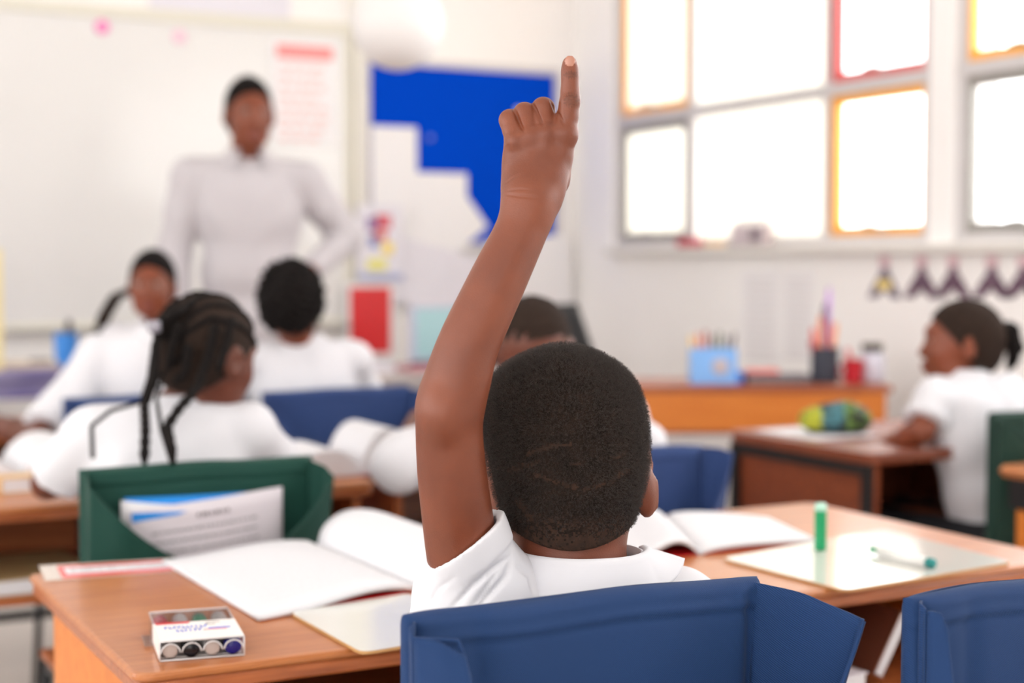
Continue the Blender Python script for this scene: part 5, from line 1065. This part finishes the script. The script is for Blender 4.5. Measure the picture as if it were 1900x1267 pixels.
    f.nb = np.array([0, .012, nb[2]-.005]); f.che = f.nb+f.fw*.032+[0, 0, -.13]; f.bel = f.nb*[1, 1, 0]+f.fw*.045+[0, 0, f.hipz+.12]; f.pel = f.nb*[1, 1, 0]+f.fw*.055+[0, 0, f.hipz]
    f.sh = {1: f.nb+f.lat*.128+f.fw*.012+[0, 0, -.050], -1: f.nb-f.lat*.088+[0, 0, -.030]}
    f.H = L(1049, 812, 1.525)+np.array([0, .006, 0]); f.hs = np.array([1.0, 1.0, 1.02])
    rx = to_local((w0[0], w0[1]), YAW, (0, 0, 0))
    f.arms = {1: (np.array([.17, .14, .715]), np.array([.05, .40, .715]), (0, 0, 1))}
    S = SDF((-.24, -.16, -.01), (.27, .58, f.H[2]+.12), .0028)
    f.torso(S); f.limbs(S); f.head(S); S.clipz(.012)
    S.ell(L(1053, 905, 1.515), (.0635, .062, .066), .03); S.cap(L(1058, 940, 1.522), L(1060, 1090, 1.512), .0535, .056, .02)
    # right ear seen from behind
    ec = L(1196, 913, 1.515); S.ell(ec, (.0125, .0065, .0265), .006, rot=rotz(.5)@rot_to(0, 0, -.16)); S.ell(ec+[.0015, .004, .001], (.0155, .0040, .0265), .003, rot=rotz(.35)@rot_to(0, 0, -.2))
    ec2 = L(925, 968, 1.515); S.ell(ec2, (.014, .008, .024), .006, rot=rotz(-.5)@rot_to(0, 0, .2))
    S.cap(f.sh[-1], C[1], .040, .033, .02)
    # neck folds
    Vb, Qb = S.mesh(); Vb = smooth_v(Vb, Qb, 2); cb = Vb[Qb].mean(1); mb = shade(f)(cb); mb = np.where(mb > 0, mb+2, 0)
    V = np.concatenate([Va, Vb]); Q = np.concatenate([Qa, Qb+len(Va)]); mesh_obj('body', V, Q, [M['skin'], M['nail'], M['skin_knuckle'], M['eye'], M['iris'], M['lip']], root, midx=np.concatenate([mi_a, mb]))
    # hair cap
    S = SDF(f.H-.17, f.H+.13, .0022); pz = L(1058, 1018, 1.5); pf = f.H+np.array([-.006, .055, .0])
    cl = [(pz, np.array([0, .10, -1.0])), (pf, unit((-.1, .86, -.30)))]
    f.hell(S, (0, -.008, 0), (.073, .088, .084), .03, grow=.0055, clip=cl); S.ell(L(1053, 905, 1.515), (.0635, .062, .066), .03, grow=.0022, clip=cl); S.cap(L(1056, 930, 1.520), L(1060, 1030, 1.512), .050, .0525, .03, grow=.0012, clip=[(pz+[0, 0, .004], np.array([0, .10, -1.0])), cl[1]])
    S.ell(L(1112, 752, 1.525), (.034, .05, .036), .02, grow=.0); S.ell(L(968, 765, 1.525), (.036, .05, .045), .02, grow=.0)
    xx = S.lo[0]+S.h*np.arange(S.n[0]); zz = S.lo[2]+S.h*np.arange(S.n[2]); zc = L(1058, 1008, 1.5); S.D = np.maximum(S.D, ((zc[2]+.014*((xx-zc[0])/.055)**2)[:, None, None]-zz[None, None, :]).astype(np.float32))
    Vh, Qh = S.mesh(); Vh = smooth_v(Vh, Qh, 3); ch = Vh[Qh].mean(1)
    thin = np.zeros(len(Qh), int)
    def px_of(c): w_ = c+off; x = w_[:, 0]; dz = w_[:, 2]-CAMZ; dep = w_[:, 1]*math.cos(PITCH)-dz*math.sin(PITCH); up = w_[:, 1]*math.sin(PITCH)+dz*math.cos(PITCH); return 950+x/dep*FPX, 633.5-up/dep*FPX
    X, Y = px_of(ch); rr = RNG.random(len(X))
    lines = [((978, 842), (1030, 826), 5.5), ((1030, 826), (1062, 826), 4), ((945, 873), (1000, 856), 6), ((990, 880), (1070, 905), 5), ((1085, 908), (1135, 893), 5), ((1135, 893), (1165, 872), 6), ((960, 930), (985, 960), 9), ((1060, 862), (1080, 856), 4), ((1135, 850), (1160, 840), 5)]
    def thinness(X, Y):
        t = np.zeros(len(X))
        for (a, b, wd) in lines:
            a = np.array(a, float); b = np.array(b, float); q = np.stack([X, Y], 1); ab = b-a; s = np.clip((q-a)@ab/(ab@ab), 0, 1); dd = np.linalg.norm(q-a-s[:, None]*ab, axis=1)+1.5*np.sin(X*.3+Y*.2); t = np.maximum(t, np.exp(-(dd/wd)**2))
        return t
    T = thinness(X, Y); thin[(T*(.4+.8*rr) > .5)] = 1
    nape = np.clip((Y-950)/55, 0, 1); thin[(rr < nape*.9) & (Y > 950)] = 1
    hair = mesh_obj('hair', Vh, Qh, [M['scalp'], M['thin_scalp']], root, midx=thin)
    # short coiled strands
    NN = nrm(Vh, Qh); sg = np.sign(((Vh-Vh.mean(0))*NN).sum(1).mean()) or 1; NN = NN*sg
    ns = 52000; fi = RNG.integers(0, len(Qh), ns); wts = RNG.dirichlet((1, 1, 1, 1), ns); base = (Vh[Qh[fi]]*wts[:, :, None]).sum(1); nn = (NN[Qh[fi]]*wts[:, :, None]).sum(1)
    X, Y = px_of(base); T = thinness(X, Y); keep = (RNG.random(ns) > T*.8) & (RNG.random(ns) > np.clip((Y-935)/70, 0, .93)) & (nn[:, 2] > -.93); base = base[keep]; nn = nn[keep]; X = X[keep]; Y = Y[keep]; ns = len(base)
    ln = (.0052+.0022*RNG.random(ns))*np.clip((1085-Y)/230, .22, 1); seg = 7; t = np.linspace(0, 1, seg)[None, :, None]
    tilt = RNG.normal(size=(ns, 3))*.35; dr = nn+tilt; dr /= np.linalg.norm(dr, axis=1, keepdims=True); u1 = np.cross(dr, RNG.normal(size=(ns, 3))); u1 /= np.linalg.norm(u1, axis=1, keepdims=True); u2 = np.cross(dr, u1)
    ph = 9.5*t*(1+.3*RNG.random((ns, 1, 1))); cr = .00055*(.6+.8*RNG.random((ns, 1, 1)))*np.minimum(1, t*3)
    pos = base[:, None]-nn[:, None]*.0008+dr[:, None]*ln[:, None, None]*t+u1[:, None]*np.cos(ph)*cr+u2[:, None]*np.sin(ph)*cr
    hc = bpy.data.hair_curves.new('cropped_strands'); hc.add_curves([seg]*ns); hc.attributes['position'].data.foreach_set('vector', pos.astype(np.float32).ravel())
    ra = hc.attributes.get('radius') or hc.attributes.new('radius', 'FLOAT', 'POINT'); ra.data.foreach_set('value', np.tile(np.linspace(.00013, .00006, seg), ns).astype(np.float32))
    hm = mat('strand_hair', (52, 42, 37), 0.55, 0.5); hc.materials.append(hm); ho = bpy.data.objects.new('hair_strands', hc); COL.objects.link(ho); ho.parent = hair; ho['kind'] = 'stuff'
    # shirt
    S = SDF((-.23, -.16, .40), (.24, .22, f.nb[2]+.10), .0022); f.torso(S, .009)
    z = S.lo[2]+S.h*np.arange(S.n[2]); S.D = np.maximum(S.D, (z-(f.nb[2]+.016))[None, None, :].astype(np.float32)); S.D = np.maximum(S.D, ((f.hipz-.03)-z)[None, None, :].astype(np.float32))
    ax = unit(f.arms[1][0]-f.sh[1]); cp = f.sh[1]+ax*.11; S.cap(f.sh[1], cp+ax*.05, .047, .050, .02, clip=[(cp, ax)])
    # raised sleeve
    pc = L(860, 1005, 1.44); n = unit(np.array([-.60, -.10, .79]))
    a0, b0 = L(846, 935, 1.43), L(896, 1112, 1.475)
    S.cap(a0, b0, .0372, .049, .022, clip=[(pc, n)]); S.cap(b0, f.nb+[-.04, 0, -.05], .046, .040, .03)
    S.cap(L(822, 1080, 1.465), L(812, 1190, 1.475), .026, .034, .02, clip=[(pc, n)])
    S.cap(a0, b0, .0394, .0505, .0008, clip=[(pc, n), (pc-n*.027, -n)])
    S.cap(L(838, 900, 1.43), L(858, 1010, 1.445), .0352, .0352, .0005, sub=True, clip=[(pc-n*.014, -n)])
    S.wrinkle(.0012, 70, 7)
    Vs, Qs = S.mesh(); Vs = smooth_v(Vs, Qs, 1); N2 = nrm(Vs, Qs); N2 *= np.sign(((Vs-Vs.mean(0))*N2).sum(1).mean()) or 1
    for line, wd, dep in (([(945, 1022), (915, 1040), (880, 1068), (836, 1118)], .0022, .0045), ([(946, 1030), (940, 1055), (905, 1090), (880, 1120)], .0028, .0045), ([(925, 1045), (895, 1085), (872, 1115)], .0022, .0030), ([(960, 1040), (985, 1062), (992, 1096)], .0026, .0040), ([(800, 1110), (815, 1080), (850, 1050)], .002, .0015), ([(1010, 1130), (990, 1105)], .003, .003)):
        Vs = crease(Vs, N2, line, wd, dep, 1.46)
    sh = mesh_obj('shirt', Vs, Qs, M['shirt'], root)
    # folded collar
    cc = L(1080, 1040, 1.502)
    zt = L(1080, 1040, 1.45)[2]
    def colr(a, v):
        th = math.radians(-150+258*a); dr = np.array([math.sin(th), -math.cos(th), 0]); fl = min(1, max(0, (abs(th)-1.15)/.9)) if th < 0 else max(0, (th-1.2)/.685)**1.3; rt = 1 if th > 0 else .35
        r = .0600+.0045*math.sin(min(v, .15)/.15*math.pi/2)+(.015*v+.030*fl*v*rt)
        zz = .0015*math.sin(min(v, .15)/.15*math.pi)-(.037-.021*fl*rt)*max(0, v-.06)
        return np.array([cc[0]+dr[0]*r*1.0, cc[1]+.004+dr[1]*r*.92, zt+zz+.003*math.sin(th*2)*0-.0025*(math.cos(th) < 0)*abs(math.cos(th))+.0012*math.sin(th*7)*v])
    G().sheet(colr, 90, 16, .0016).obj('collar', M['shirt'], sh, smooth=True)
    def stand(a, v): th = math.radians(-155+310*a); return np.array([cc[0]+math.sin(th)*.0585, cc[1]+.004-math.cos(th)*.0585*.92, zt-.001-.04*v])
    G().sheet(stand, 60, 4, .0014).obj('collar_band', M['shirt'], sh, smooth=True)
    # shorts and shoes
    S = SDF((-.24, -.16, .3), (.24, .46, .62), .005); S.ell(f.pel, (.112, .088, .085), .02, grow=.008)
    for dd in (-1, 1): h_, k_, an = f.leg[dd]; S.cap(h_, k_+(h_-k_)*.2, .084, .074, .02)
    zz = S.lo[2]+S.h*np.arange(S.n[2]); S.D = np.maximum(S.D, (zz-.53)[None, None, :].astype(np.float32)); sdf_obj(S, 'shorts', M['grey'], root)
    for dd in (-1, 1):
        h_, k_, an = f.leg[dd]; S = SDF(an-[.06, .08, .09], an+[.06, .17, .06], .004); S.chain([an+[0, -.012, -.032], an+[0, .095, -.045]], [.034, .029], .01); S.clipz(.004); sdf_obj(S, 'shoe', M['shoe'], root)
main_boy()
